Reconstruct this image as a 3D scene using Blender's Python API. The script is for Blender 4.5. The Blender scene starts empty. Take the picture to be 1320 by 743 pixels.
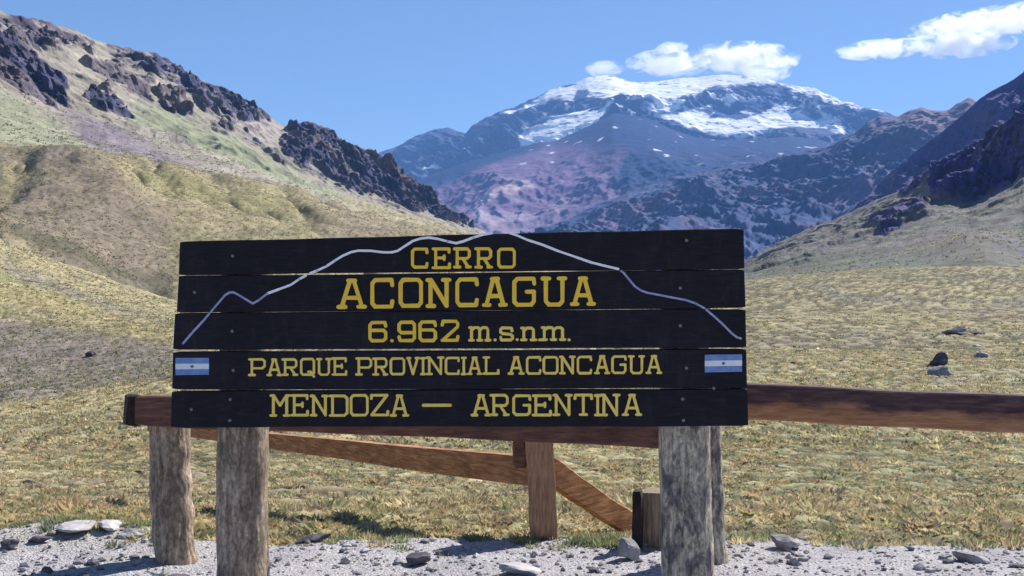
import bpy, bmesh, math, random
import numpy as np
from mathutils import Vector, Matrix

random.seed(7)
RNG = np.random.default_rng(7)
SC = bpy.context.scene
COL = SC.collection

# ------------------------------------------------------------------ camera
F = 1500.0          # focal length in photograph pixels (1320 wide)
CX, CY = 660.0, 371.5
CAMZ = 1.6
cam_d = bpy.data.cameras.new('camera')
cam_d.sensor_width = 36.0
cam_d.lens = 36.0 * F / 1320.0
cam_d.clip_start = 0.1
cam_d.clip_end = 120000.0
cam = bpy.data.objects.new('camera', cam_d)
cam.location = (0, 0, CAMZ)
cam.rotation_euler = (math.radians(90), 0, 0)
COL.objects.link(cam)
SC.camera = cam

# ------------------------------------------------------------------ light
SUN_AZ = 46.0       # degrees to the right of the view direction (+Y)
SUN_EL = 44.0
world = bpy.data.worlds.new("World")
SC.world = world
world.use_nodes = True
wn = world.node_tree
wn.nodes.clear()
sky = wn.nodes.new('ShaderNodeTexSky')
sky.sky_type = 'NISHITA'
sky.sun_disc = False
sky.sun_elevation = math.radians(SUN_EL)
sky.sun_rotation = math.radians(SUN_AZ)
sky.altitude = 2900.0
sky.air_density = 1.0
sky.dust_density = 0.1
sky.ozone_density = 3.6
bg = wn.nodes.new('ShaderNodeBackground')
bg.inputs['Strength'].default_value = 0.064
wo = wn.nodes.new('ShaderNodeOutputWorld')
wn.links.new(sky.outputs[0], bg.inputs[0])
wn.links.new(bg.outputs[0], wo.inputs[0])

sun_d = bpy.data.lights.new('sun', 'SUN')
sun_d.energy = 4.15
sun_d.angle = math.radians(0.53)
sun_d.color = (1.0, 0.95, 0.86)
sun = bpy.data.objects.new('sun', sun_d)
saz, sel = math.radians(SUN_AZ), math.radians(SUN_EL)
sdir = Vector((math.sin(saz) * math.cos(sel), math.cos(saz) * math.cos(sel), math.sin(sel)))
sun.rotation_euler = sdir.to_track_quat('Z', 'Y').to_euler()
sun.location = (20, 20, 40)
COL.objects.link(sun)

SC.view_settings.view_transform = 'Standard'
SC.view_settings.look = 'None'
SC.view_settings.exposure = 1.02
SC.view_settings.gamma = 1.0
SC.view_settings.use_curve_mapping = False
SC.cycles.use_denoising = True
SC.cycles.max_bounces = 10
SC.cycles.volume_bounces = 8
SC.cycles.volume_max_steps = 256

HAZE_DENSITY = 3.6e-5

# ------------------------------------------------------------------ helpers
def lin(r, g, b, k=1.0):
    def f(c):
        c = c / 255.0
        return (c / 12.92 if c <= 0.04045 else ((c + 0.055) / 1.055) ** 2.4) * k
    return np.array([f(r), f(g), f(b)])


def tag(o, label=None, cat=None, group=None, kind=None):
    if label: o['label'] = label
    if cat: o['category'] = cat
    if group: o['group'] = group
    if kind: o['kind'] = kind
    return o


def empty(name, loc=(0, 0, 0)):
    o = bpy.data.objects.new(name, None)
    o.location = loc
    o.empty_display_size = 0.2
    COL.objects.link(o)
    return o


def link_mesh(name, me, mat, parent=None):
    o = bpy.data.objects.new(name, me)
    if mat is not None:
        if isinstance(mat, (list, tuple)):
            for m in mat: me.materials.append(m)
        else:
            me.materials.append(mat)
    COL.objects.link(o)
    if parent is not None:
        o.parent = parent
        o.matrix_parent_inverse = Matrix.Translation(-parent_world(parent))
    return o


def parent_world(p):
    v = Vector((0, 0, 0))
    while p is not None:
        v += p.location
        if p.parent is not None:
            v += p.matrix_parent_inverse.translation
        p = p.parent
    return v


def np_mesh(name, verts, faces, smooth=True, col=None):
    """verts (N,3); faces (M,3) or (M,4) ints; col (N,3)"""
    me = bpy.data.meshes.new(name)
    n, m = len(verts), len(faces)
    k = faces.shape[1]
    me.vertices.add(n)
    me.vertices.foreach_set('co', np.ascontiguousarray(verts, dtype=np.float32).ravel())
    me.loops.add(m * k)
    me.loops.foreach_set('vertex_index', np.ascontiguousarray(faces, dtype=np.int32).ravel())
    me.polygons.add(m)
    me.polygons.foreach_set('loop_start', np.arange(0, m * k, k, dtype=np.int32))
    me.polygons.foreach_set('use_smooth', np.full(m, smooth, dtype=bool))
    me.update(calc_edges=True)
    if col is not None:
        a = me.attributes.new('Col', 'FLOAT_COLOR', 'POINT')
        c4 = np.ones((n, 4), dtype=np.float32)
        c4[:, :3] = col
        a.data.foreach_set('color', c4.ravel())
    return me


# ---- perlin noise in numpy
_perm = np.random.default_rng(11).permutation(256)
_perm = np.concatenate([_perm, _perm, _perm])
_g = np.random.default_rng(12).normal(size=(256, 3))
_g /= np.linalg.norm(_g, axis=1)[:, None]


def perlin(x, y, z):
    x = np.asarray(x, float); y = np.asarray(y, float); z = np.asarray(z, float)
    xi = np.floor(x).astype(np.int64); yi = np.floor(y).astype(np.int64); zi = np.floor(z).astype(np.int64)
    xf, yf, zf = x - xi, y - yi, z - zi
    xi &= 255; yi &= 255; zi &= 255
    u = xf * xf * xf * (xf * (xf * 6 - 15) + 10)
    v = yf * yf * yf * (yf * (yf * 6 - 15) + 10)
    w = zf * zf * zf * (zf * (zf * 6 - 15) + 10)
    def corner(a, b, c):
        h = _perm[_perm[_perm[xi + a] + yi + b] + zi + c]
        g = _g[h]
        return g[..., 0] * (xf - a) + g[..., 1] * (yf - b) + g[..., 2] * (zf - c)
    def lerp(t, a, b): return a + t * (b - a)
    return lerp(w, lerp(v, lerp(u, corner(0, 0, 0), corner(1, 0, 0)), lerp(u, corner(0, 1, 0), corner(1, 1, 0))),
                lerp(v, lerp(u, corner(0, 0, 1), corner(1, 0, 1)), lerp(u, corner(0, 1, 1), corner(1, 1, 1)))) * 1.5


def fbm(x, y, z, s, octv=4, gain=0.5, lac=2.07, off=0.0):
    r = 0.0; a = 1.0; t = 0.0
    f = 1.0 / s
    for i in range(octv):
        r = r + a * perlin(x * f + off + i * 17.3, y * f + off * 1.7 + i * 5.1, z * f + off * .3 + i * 9.7)
        t += a
        a *= gain; f *= lac
    return r / t


def ridged(x, y, z, s, octv=5, gain=0.55, lac=2.1, off=0.0):
    r = 0.0; a = 1.0; t = 0.0; w = 1.0
    f = 1.0 / s
    for i in range(octv):
        n = 1.0 - np.abs(perlin(x * f + off + i * 13.1, y * f - off + i * 7.7, z * f + i * 3.9)) * 1.6
        n = np.clip(n, 0, 1) ** 2
        r = r + a * n * w
        w = np.clip(n * 1.6, 0.15, 1)
        t += a
        a *= gain; f *= lac
    return r / t


def sstep(a, b, x):
    t = np.clip((x - a) / (b - a), 0, 1)
    return t * t * (3 - 2 * t)


def gsmooth(a, sig, axis):
    if sig <= 0: return a
    r = int(sig * 3 + 1)
    k = np.exp(-0.5 * (np.arange(-r, r + 1) / sig) ** 2); k /= k.sum()
    pad = [(0, 0)] * a.ndim; pad[axis] = (r, r)
    # odd reflection keeps slopes at the ends
    b = np.pad(a, pad, mode='reflect', reflect_type='odd') if a.shape[axis] > r else np.pad(a, pad, mode='edge')
    out = np.zeros_like(a)
    for i, kk in enumerate(k):
        sl = [slice(None)] * a.ndim; sl[axis] = slice(i, i + a.shape[axis])
        out += kk * b[tuple(sl)]
    return out


def polydist(px, py, poly):
    """signed distance, positive inside"""
    P = np.array(poly, float); Q = np.roll(P, -1, axis=0)
    best = np.full(px.shape, 1e9); inside = np.zeros(px.shape, bool)
    for (x0, y0), (x1, y1) in zip(P, Q):
        dx, dy = x1 - x0, y1 - y0
        t = np.clip(((px - x0) * dx + (py - y0) * dy) / (dx * dx + dy * dy + 1e-9), 0, 1)
        best = np.minimum(best, np.hypot(px - (x0 + t * dx), py - (y0 + t * dy)))
        c = ((y0 > py) != (y1 > py))
        xs = x0 + (py - y0) * dx / (dy if abs(dy) > 1e-9 else 1e-9)
        inside ^= (c & (px < xs))
    return np.where(inside, best, -best)


def mixc(a, b, m):
    return a * (1 - m[..., None]) + b * m[..., None]


class Sheet:
    """A real terrain surface given by contour curves (bearing -> height, distance), near to far."""
    def __init__(self, xs, curves, rows, smx=0, smv=0, back=0.12, drop=0.3):
        K = len(curves)
        D = np.zeros((K, len(xs))); Z = np.zeros((K, len(xs)))
        for i, (yc, dc) in enumerate(curves):
            ya = np.array(yc, float)
            y = np.interp(xs, ya[:, 0], ya[:, 1])
            if np.isscalar(dc): d = np.full(len(xs), float(dc))
            else:
                da = np.array(dc, float); d = np.interp(xs, da[:, 0], da[:, 1])
            D[i] = d; Z[i] = CAMZ + (CY - y) / F * d
        if back > 0:
            D = np.vstack([D, D[-1] * (1 + back), D[-1] * (1 + 2.2 * back)])
            h = np.abs(Z[-1] - Z[0]).mean()
            Z = np.vstack([Z, Z[-1] - drop * h * .5, Z[-1] - drop * h * 1.3])
            rows = list(rows) + [10, 5]
        ts = []
        for i, r in enumerate(rows):
            ts.append(i + np.arange(r) / r)
        t = np.concatenate(ts + [[len(rows)]])
        i0 = np.minimum(t.astype(int), len(D) - 2); fr = (t - i0)[:, None]
        D = D[i0] * (1 - fr) + D[i0 + 1] * fr
        Z = Z[i0] * (1 - fr) + Z[i0 + 1] * fr
        if smv: D = gsmooth(D, smv, 0); Z = gsmooth(Z, smv, 0)
        if smx: D = gsmooth(D, smx, 1); Z = gsmooth(Z, smx, 1)
        self.px = np.broadcast_to(xs[None, :], D.shape).copy()
        self.D, self.Z = D, Z
        self.X = (self.px - CX) / F * D
        self.Y = D.copy()
        self.py = CY - (Z - CAMZ) / D * F
        self.t = np.broadcast_to(t[:, None], D.shape)
        self.nr = len(t)
        self.K = K

    def normal(self):
        X, Y, Z = self.X, self.Y, self.Z
        def g(A, ax): return np.gradient(A, axis=ax)
        a = np.stack([g(X, 1), g(Y, 1), g(Z, 1)], -1); b = np.stack([g(X, 0), g(Y, 0), g(Z, 0)], -1)
        n = np.cross(a, b); n /= np.linalg.norm(n, axis=-1)[..., None] + 1e-12
        n *= np.sign(n[..., 2:3] + 1e-9)
        return n

    def displace(self, amt, along=None):
        n = self.normal() if along is None else along
        self.X += n[..., 0] * amt; self.Y += n[..., 1] * amt; self.Z += n[..., 2] * amt

    def build(self, name, mat, col, label=None):
        nr, nc = self.X.shape
        v = np.stack([self.X, self.Y, self.Z], -1).reshape(-1, 3)
        i = np.arange(nr * nc).reshape(nr, nc)
        f = np.stack([i[:-1, :-1], i[:-1, 1:], i[1:, 1:], i[1:, :-1]], -1).reshape(-1, 4)
        me = np_mesh(name, v, f, True, np.clip(col, 0, 1).reshape(-1, 3))
        o = link_mesh(name, me, mat)
        o['kind'] = 'structure'
        if label: o['label'] = label
        return o

    def pick(self, px, py):
        q = (self.px - px) ** 2 + (CY - (self.Z - CAMZ) / self.Y * F - py) ** 2
        q = np.where(self.t <= self.K - 1, q, 1e12)
        k = np.unravel_index(np.argmin(q), q.shape)
        return Vector((self.X[k], self.Y[k], self.Z[k]))


def pxs(lo, hi, n, a=0, b=1320, frac=0.86):
    """bearings, dense inside the frame and sparse outside"""
    a = max(a, lo); b = min(b, hi)
    n_in = int(n * frac); n_out = n - n_in
    parts = []
    tot = max((a - lo) + (hi - b), 1e-6)
    if a > lo: parts.append(np.linspace(lo, a, max(3, int(n_out * (a - lo) / tot)), endpoint=False))
    parts.append(np.linspace(a, b, n_in, endpoint=not (hi > b) or False))
    if hi > b: parts.append(np.linspace(b, hi, max(3, int(n_out * (hi - b) / tot))))
    return np.concatenate(parts)


# ------------------------------------------------------------------ materials
def new_mat(name):
    m = bpy.data.materials.new(name); m.use_nodes = True
    nt = m.node_tree; nt.nodes.clear()
    out = nt.nodes.new('ShaderNodeOutputMaterial')
    b = nt.nodes.new('ShaderNodeBsdfPrincipled')
    nt.links.new(b.outputs[0], out.inputs[0])
    return m, nt, b


def n_noise(nt, scale, detail=4, rough=0.55, vec=None, dist=0.0):
    n = nt.nodes.new('ShaderNodeTexNoise')
    n.inputs['Scale'].default_value = scale
    n.inputs['Detail'].default_value = detail
    n.inputs['Roughness'].default_value = rough
    n.inputs['Distortion'].default_value = dist
    if vec is not None: nt.links.new(vec, n.inputs['Vector'])
    return n.outputs['Fac']


def n_coord(nt, scale=(1, 1, 1), kind='Object'):
    c = nt.nodes.new('ShaderNodeTexCoord')
    m = nt.nodes.new('ShaderNodeMapping')
    m.inputs['Scale'].default_value = scale
    nt.links.new(c.outputs[kind], m.inputs['Vector'])
    return m.outputs[0]


def n_ramp(nt, fac, stops):
    r = nt.nodes.new('ShaderNodeValToRGB')
    els = r.color_ramp.elements
    while len(els) < len(stops): els.new(0.5)
    for e, (p, c) in zip(els, stops):
        e.position = p
        e.color = (c[0], c[1], c[2], 1) if hasattr(c, '__len__') else (c, c, c, 1)
    nt.links.new(fac, r.inputs[0])
    return r.outputs[0]


def n_mix(nt, fac, a, b, mode='MIX'):
    m = nt.nodes.new('ShaderNodeMixRGB'); m.blend_type = mode
    for s, v in ((0, fac), (1, a), (2, b)):
        if isinstance(v, (int, float)): m.inputs[s].default_value = v if s == 0 else (v, v, v, 1)
        elif isinstance(v, (tuple, list, np.ndarray)): m.inputs[s].default_value = (v[0], v[1], v[2], 1)
        else: nt.links.new(v, m.inputs[s])
    return m.outputs[0]


def n_bump(nt, h, strength, dist, bsdf, chain=None):
    b = nt.nodes.new('ShaderNodeBump')
    b.inputs['Strength'].default_value = strength
    b.inputs['Distance'].default_value = dist
    nt.links.new(h, b.inputs['Height'])
    if chain is not None: nt.links.new(chain, b.inputs['Normal'])
    nt.links.new(b.outputs[0], bsdf.inputs['Normal'])
    return b.outputs[0]


def n_attr(nt, name='Col'):
    a = nt.nodes.new('ShaderNodeAttribute'); a.attribute_name = name
    return a.outputs['Color']


def terrain_mat(name, s1, s2, bump, var=0.35):
    """s1, s2: metre sizes of coarse and fine mottling"""
    m, nt, b = new_mat(name)
    c = n_attr(nt)
    co = n_coord(nt)
    a1 = n_noise(nt, 1.0 / s1, 5, 0.6, co)
    a2 = n_noise(nt, 1.0 / s2, 4, 0.65, co)
    v1 = n_ramp(nt, a1, [(0.3, 1 - var), (0.7, 1 + var)])
    v2 = n_ramp(nt, a2, [(0.3, 1 - var * .8), (0.7, 1 + var * .8)])
    c = n_mix(nt, 1.0, c, v1, 'MULTIPLY')
    c = n_mix(nt, 1.0, c, v2, 'MULTIPLY')
    nt.links.new(c, b.inputs['Base Color'])
    b.inputs['Roughness'].default_value = 0.95
    b.inputs['Specular IOR Level'].default_value = 0.15
    n1 = n_bump(nt, a1, 0.6, s1 * bump, b)
    n_bump(nt, a2, 0.7, s2 * bump, b, n1)
    return m


# ================================================================== TERRAIN
Ks = 0.73   # display colour of sunlit ground -> base colour

# ---- meadow: falls away behind the gravel lip, rises again to the valley floor at the right
xs = pxs(-420, 1740, 640)
mead = Sheet(xs, [
    ([(-420, 850), (1740, 850)], 6.3),
    ([(-420, 700), (0, 706), (90, 692), (170, 694), (250, 706), (440, 694), (600, 690), (800, 690), (950, 698), (1320, 704), (1740, 706)], 7.9),
    ([(-420, 655), (1740, 650)], 15.5),
    ([(-420, 600), (1740, 598)], 26),
    ([(-420, 565), (0, 556), (250, 548), (1740, 548)], 40),
    ([(-420, 555), (0, 530), (100, 521), (220, 497), (500, 492), (1740, 500)], 62),
    ([(-420, 520), (0, 500), (220, 470), (500, 450), (900, 450), (1320, 450), (1740, 450)], 95),
    ([(-420, 500), (220, 450), (500, 410), (900, 405), (1100, 400), (1740, 396)], 160),
    ([(-420, 480), (220, 430), (500, 385), (900, 366), (960, 362), (1040, 352), (1100, 347), (1200, 342), (1320, 341), (1740, 336)], 330)],
    [14, 60, 80, 70, 50, 60, 60, 40], smx=5, smv=4, back=0.25, drop=.15)
S = mead
nbig = fbm(S.X, S.Y, S.Z * 0, 22, 3)
S.Z += nbig * 0.35 * sstep(9, 40, S.Y)
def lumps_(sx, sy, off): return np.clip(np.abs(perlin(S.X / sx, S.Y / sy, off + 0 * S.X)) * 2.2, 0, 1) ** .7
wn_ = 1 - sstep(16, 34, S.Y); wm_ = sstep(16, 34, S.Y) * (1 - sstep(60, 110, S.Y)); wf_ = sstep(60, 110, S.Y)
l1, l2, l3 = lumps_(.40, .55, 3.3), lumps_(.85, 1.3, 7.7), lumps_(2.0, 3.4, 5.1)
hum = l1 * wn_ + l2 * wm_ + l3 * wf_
S.Z += (l1 * .115 * wn_ + l2 * .19 * wm_ + l3 * .26 * wf_) * sstep(7.6, 9, S.Y)
S.Z += (np.abs(perlin(S.X / .13, S.Y / .17, 9 + 0 * S.X)) * .045 * (1 - sstep(20, 34, S.Y)) + np.abs(perlin(S.X / .33, S.Y / .5, 19 + 0 * S.X)) * .07 * sstep(18, 34, S.Y)) * sstep(7.6, 9, S.Y)
f1 = fbm(S.X, S.Y, 0 * S.X, 9, 4, off=3); f2 = fbm(S.X, S.Y * .5, 0 * S.X, 26, 3, off=9); f3 = fbm(S.X, S.Y, 0 * S.X, 1.3, 3, off=5)
straw = lin(196, 186, 146, Ks); green = lin(158, 162, 128, Ks); tan = lin(184, 168, 136, Ks); grey = lin(158, 150, 136, Ks); mauve = lin(168, 152, 140, Ks)
c = np.broadcast_to(straw, S.X.shape + (3,)).copy()
c = mixc(c, green, sstep(-.05, .35, f2) * .7)
c = mixc(c, tan, sstep(0, .3, f1) * .7)
c = mixc(c, grey, sstep(.05, .3, -f2 + f3 * .3) * .6)
c = mixc(c, lin(196, 176, 118, Ks), sstep(.0, .25, -f1) * sstep(20, 9, S.Y))
c = mixc(c, lin(214, 200, 156, Ks), sstep(46, 54, S.Y) * sstep(74, 62, S.Y) * sstep(330, 200, S.px) * .8)
path = 1 - sstep(3, 9, np.abs(S.py - np.interp(S.px, [900, 1180, 1240, 1320, 1700], [520, 503, 494, 487, 478])) + f1 * 6)
c = mixc(c, lin(198, 190, 168, Ks), path * .7 * sstep(1130, 1230, S.px))
patch = sstep(.12, .3, fbm(S.X, S.Y * .45, 0 * S.X, 16, 4, off=21)) * sstep(24, 45, S.Y)
c = mixc(c, lin(142, 140, 140, Ks), patch * .6)
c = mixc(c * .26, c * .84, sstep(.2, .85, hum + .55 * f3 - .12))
c *= (1 + .35 * f3[..., None])
M_mead = terrain_mat('meadow_turf', 0.9, 0.16, 0.10, 0.34)
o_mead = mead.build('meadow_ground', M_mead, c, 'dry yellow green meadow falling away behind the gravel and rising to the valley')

# ---- the valley floor under and beyond everything, out to the far mountains
bx = np.concatenate([-np.geomspace(10500, 12, 60), np.linspace(-9, 9, 7), np.geomspace(12, 10500, 60)])
by = np.concatenate([-np.geomspace(380, 4, 24), np.geomspace(4, 16400, 150)])
BX, BY = np.meshgrid(bx, by)
BZ = np.interp(BY, [-400, 6, 20, 60, 150, 340, 1500, 3600, 5600, 16500], [-1.0, -.9, -4.5, -7, -7, -2.5, 10, 56, 92, 200])
BZ = BZ + fbm(BX, BY, 0 * BX, 300, 3, off=301) * np.interp(BY, [0, 200, 1500], [.1, 1, 6])
bc = mixc(np.broadcast_to(lin(172, 162, 126, Ks), BX.shape + (3,)), lin(146, 140, 126, Ks), sstep(-.1, .3, fbm(BX, BY, 0 * BX, 180, 4, off=303)))
i = np.arange(BX.size).reshape(BX.shape)
me = np_mesh('valley_ground', np.stack([BX, BY, BZ], -1).reshape(-1, 3), np.stack([i[:-1, :-1], i[:-1, 1:], i[1:, 1:], i[1:, :-1]], -1).reshape(-1, 4), True, bc.reshape(-1, 3))
o_vg = link_mesh('valley_ground', me, terrain_mat('valley_turf', 12, 2.5, .06, .25))
tag(o_vg, 'wide valley floor running out to the far mountains', kind='structure')

# ---- near foothill on the left
xs = pxs(-420, 760, 420, 0, 520)
hill1 = Sheet(xs, [
    ([(-420, 580), (0, 545), (100, 536), (220, 512), (500, 506), (760, 620)], 58),
    ([(-420, 555), (0, 526), (100, 520), (220, 492), (500, 480), (620, 490), (760, 600)], 66),
    ([(-420, 470), (0, 470), (100, 470), (220, 462), (500, 470), (620, 475), (760, 560)], 90),
    ([(-420, 380), (0, 400), (100, 415), (220, 425), (500, 445), (620, 460), (760, 530)], 120),
    ([(-420, 240), (-150, 270), (0, 304), (40, 318), (80, 336), (120, 350), (160, 366), (225, 386), (400, 425), (560, 440), (760, 500)], 165)],
    [10, 45, 50, 60], smx=6, smv=6, back=0.12, drop=.35)
S = hill1
S.Z += fbm(S.X, S.Y, 0 * S.X, 30, 4, off=2) * 1.6 * sstep(62, 80, S.Y)
S.Z += (np.abs(perlin(S.X / 1.5, S.Y / 2.0, 0 * S.X)) - .2) * .30
f1 = fbm(S.X, S.Y, S.Z, 14, 4, off=4); f2 = fbm(S.X * .6, S.Y, S.Z * 2.5, 24, 4, off=6); f3 = fbm(S.X, S.Y, S.Z, 2.2, 3, off=8)
c = np.broadcast_to(lin(174, 164, 128, Ks), S.X.shape + (3,)).copy()
c = mixc(c, lin(150, 138, 130, Ks), sstep(-.05, .25, f2) * .7)
c = mixc(c, lin(138, 145, 106, Ks), sstep(.0, .3, f1) * .6)
# pale crest stripe and the two bands below it
crest = np.interp(S.px, [-420, 0, 80, 160, 225, 400], [240, 304, 336, 366, 386, 425])
st = np.exp(-((S.py - crest - 12) / 13) ** 2)
c = mixc(c, lin(186, 174, 140, Ks), st * .8)
b2 = np.interp(S.px, [0, 100, 220, 400], [378, 408, 438, 455])
c = mixc(c, lin(186, 172, 126, Ks), np.exp(-((S.py - b2 - 12 * f1) / 14) ** 2) * .75)
mv = sstep(0, 14, polydist(S.px, S.py, [(-300, 400), (0, 400), (60, 410), (130, 425), (230, 440), (240, 500), (100, 525), (-300, 545)]) + f3 * 10)
c = mixc(c, lin(142, 132, 128, Ks), mv * .85)
c *= .92
c = mixc(c, lin(150, 142, 132, Ks), sstep(0, 12, polydist(S.px, S.py, [(0, 322), (60, 345), (130, 380), (215, 405), (215, 425), (120, 405), (40, 372), (0, 350)]) + f3 * 8) * .7)
g4 = fbm(S.X, S.Y, S.Z, .55, 2, off=230)
S.Z += g4 * .12
c *= (1 + .4 * f3[..., None] + .38 * g4[..., None])
M_hill = terrain_mat('hill_turf', 2.4, 0.5, 0.14, 0.34)
o_h1 = hill1.build('foothill', M_hill, c, 'near grassy foothill spur at the left edge')

# ---- second foothill with the brown mound, reaching behind the sign
xs = pxs(-420, 860, 440, 0, 640)
hill2 = Sheet(xs, [
    ([(-420, 400), (0, 345), (100, 385), (225, 425), (400, 440), (700, 440), (860, 500)], 178),
    ([(-420, 330), (0, 300), (60, 318), (120, 345), (225, 385), (400, 372), (700, 385), (860, 460)], 205),
    ([(-420, 280), (0, 245), (100, 258), (160, 275), (225, 310), (400, 330), (700, 352), (860, 430)], 270),
    ([(-420, 210), (0, 208), (40, 206), (75, 203), (110, 203), (150, 215), (200, 240), (300, 275), (400, 295), (560, 312), (700, 338), (860, 420)], 330),
    ([(-420, 150), (-100, 160), (0, 178), (60, 186), (150, 196), (240, 212), (300, 222), (350, 230), (410, 246), (450, 258), (500, 274), (560, 289), (620, 302), (700, 330), (780, 365), (860, 405)],
     [(-420, 420), (300, 430), (600, 520), (860, 560)])],
    [30, 60, 60, 50], smx=5, smv=5, back=0.12, drop=.3)
S = hill2
S.Z += fbm(S.X, S.Y, 0 * S.X, 70, 4, off=12) * 9 * sstep(180, 230, S.Y)
S.Z += (np.abs(perlin(S.X / 3.2, S.Y / 4.0, 0 * S.X)) - .2) * .7
gul = 1 - np.abs(fbm(S.X * 1.6 + S.Y * .5, S.Y * .45, 0 * S.X, 60, 3, off=31)) * 3
S.Z -= np.clip(gul, 0, 1) ** 3 * 3.6
f1 = fbm(S.X, S.Y, S.Z, 40, 4, off=14); f2 = fbm(S.X * .7, S.Y * .8, S.Z * 2.5, 60, 4, off=16); f3 = fbm(S.X, S.Y, S.Z, 6, 3, off=18)
c = np.broadcast_to(lin(180, 166, 130, Ks), S.X.shape + (3,)).copy()
c = mixc(c, lin(164, 158, 116, Ks), sstep(-.05, .3, f1) * .7)
c = mixc(c, lin(150, 138, 128, Ks), sstep(.0, .25, f2) * .8)
mound = sstep(-6, 14, polydist(S.px, S.py, [(20, 235), (55, 212), (80, 205), (110, 208), (140, 228), (180, 255), (225, 285), (225, 375), (150, 350), (60, 310), (0, 290), (0, 255)]) + f3 * 16)
c = mixc(c, lin(156, 140, 128, Ks), mound * .8)
foot_shade = sstep(-4, 10, polydist(S.px, S.py, [(0, 286), (60, 300), (130, 320), (225, 345), (228, 392), (150, 365), (80, 335), (0, 303)]) + f3 * 12)  # shade along the hill's foot, put into the turf colour
c = mixc(c, lin(116, 112, 94, Ks), foot_shade * .9)
gr = sstep(-6, 10, polydist(S.px, S.py, [(160, 208), (300, 235), (400, 262), (440, 290), (330, 295), (250, 265), (180, 235)]) + f2 * 20)
c = mixc(c, lin(166, 160, 112, Ks), gr * .75)
c = mixc(c, lin(176, 160, 136, Ks), sstep(360, 460, S.px) * sstep(320, 290, S.py) * .6 + 0 * f1)
c *= (1 + .35 * f3[..., None])
g4 = fbm(S.X, S.Y, S.Z, 1.4, 2, off=231)
S.Z += g4 * .30
c *= 1 + .38 * g4[..., None]
c *= .84
c = c * .8 + .2 * (c.mean(-1, keepdims=True) * np.array([1.08, 1.0, .86]))
M_hill2 = terrain_mat('hill_turf_far', 6.5, 1.4, 0.14, 0.22)
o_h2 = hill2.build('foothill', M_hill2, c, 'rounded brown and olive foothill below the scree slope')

# ---- left mountain
xs = pxs(-460, 760, 620, 0, 640)
top = [(-460, -150), (-200, -50), (0, 12), (30, 20), (60, 27), (100, 37), (125, 50), (150, 58), (200, 68), (240, 92), (268, 107), (300, 122), (330, 136),
       (350, 150), (362, 160), (376, 164), (384, 156), (405, 156), (428, 165), (436, 178), (455, 185), (480, 195), (505, 212), (530, 232), (560, 254), (585, 272), (610, 292), (650, 314), (760, 385)]
mtn1 = Sheet(xs, [
    ([(-420, 190), (0, 205), (150, 222), (240, 236), (300, 246), (350, 254), (410, 268), (450, 280), (500, 292), (560, 305), (620, 320), (760, 400)],
     [(-420, 440), (300, 470), (600, 640)]),
    ([(-420, 100), (0, 118), (60, 142), (140, 160), (200, 178), (300, 208), (400, 240), (450, 258), (500, 276), (560, 292), (620, 310), (760, 395)],
     [(-420, 700), (0, 800), (300, 1100), (600, 1900)]),
    ([(-420, 0), (0, 62), (60, 92), (140, 112), (200, 128), (300, 168), (370, 202), (430, 232), (470, 250), (520, 268), (560, 283), (620, 306), (760, 390)],
     [(-420, 850), (0, 1000), (300, 1500), (600, 2200)]),
    (top, [(-420, 1250), (0, 1350), (350, 2000), (600, 2500)])],
    [40, 110, 130], smx=1.0, smv=3, back=0.10, drop=.3)
S = mtn1
w = fbm(S.X, S.Y, S.Z, 90, 4, off=40)
wf = fbm(S.X, S.Y, S.Z, 28, 3, off=44)
def pm(poly, soft=5, nz=14, S=None, w=w):
    return sstep(-soft, soft, polydist(S.px, S.py, poly) + w * nz + wf * 15)
rocks = [
    ([(-400, -60), (0, 52), (22, 56), (38, 72), (60, 92), (85, 118), (98, 138), (60, 132), (20, 116), (0, 108), (-400, 60)], 3, 20, 1.0),
    ([(108, 118), (140, 117), (166, 146), (140, 148), (120, 138)], 3, 10, 1.0),
    ([(20, 22), (60, 30), (84, 52), (70, 74), (40, 68), (16, 46)], 4, 14, .8),
    ([(-300, -90), (0, 10), (60, 25), (130, 50), (120, 60), (60, 42), (0, 30), (-300, -50)], 4, 18, .8),
    ([(140, 58), (200, 66), (240, 90), (262, 118), (225, 108), (180, 92), (150, 80)], 4, 14, .85),
    ([(235, 92), (270, 106), (352, 150), (344, 156), (300, 152), (262, 140), (238, 120)], 3, 9, 1.0),
    ([(112, 84), (150, 88), (190, 110), (195, 128), (160, 118), (120, 98)], 4, 14, .7),
    ([(200, 122), (240, 130), (244, 144), (214, 138)], 3, 8, .9),
    ([(272, 154), (300, 160), (298, 172), (276, 166)], 3, 6, .9),
    ([(372, 162), (384, 154), (408, 154), (434, 172), (438, 188), (404, 188), (374, 184)], 3, 5, 1.2),
    ([(362, 190), (400, 192), (440, 190), (470, 192), (520, 222), (560, 252), (606, 290), (560, 280), (500, 262), (440, 240), (400, 214), (372, 204)], 3, 8, 1.15),
    ([(205, 168), (245, 178), (262, 192), (240, 194), (212, 182)], 3, 16, .3),
    ([(315, 176), (350, 192), (392, 212), (424, 232), (400, 226), (350, 202)], 3, 10, .5),
]
R = np.zeros_like(S.X); 
for poly, soft, nz, k in rocks:
    R = np.maximum(R, k * pm(poly, soft, nz, S))
edge = np.clip((S.K - 1 - S.t), 0, 1)          # 0 at the ridge line
sc = S.Y / 1500.0
rg = ridged(S.X, S.Y, S.Z * 1.2, 210, 6, off=50)
rg2 = ridged(S.X, S.Y, S.Z, 60, 4, off=53)
slopew = sstep(500, 900, S.Y)
rg3 = ridged(S.X, S.Y, S.Z, 24, 3, off=57)
strat = np.abs(((S.Z + .25 * S.X + 30 * w) / 34.0) % 1.0 - .5) * 2
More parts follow.
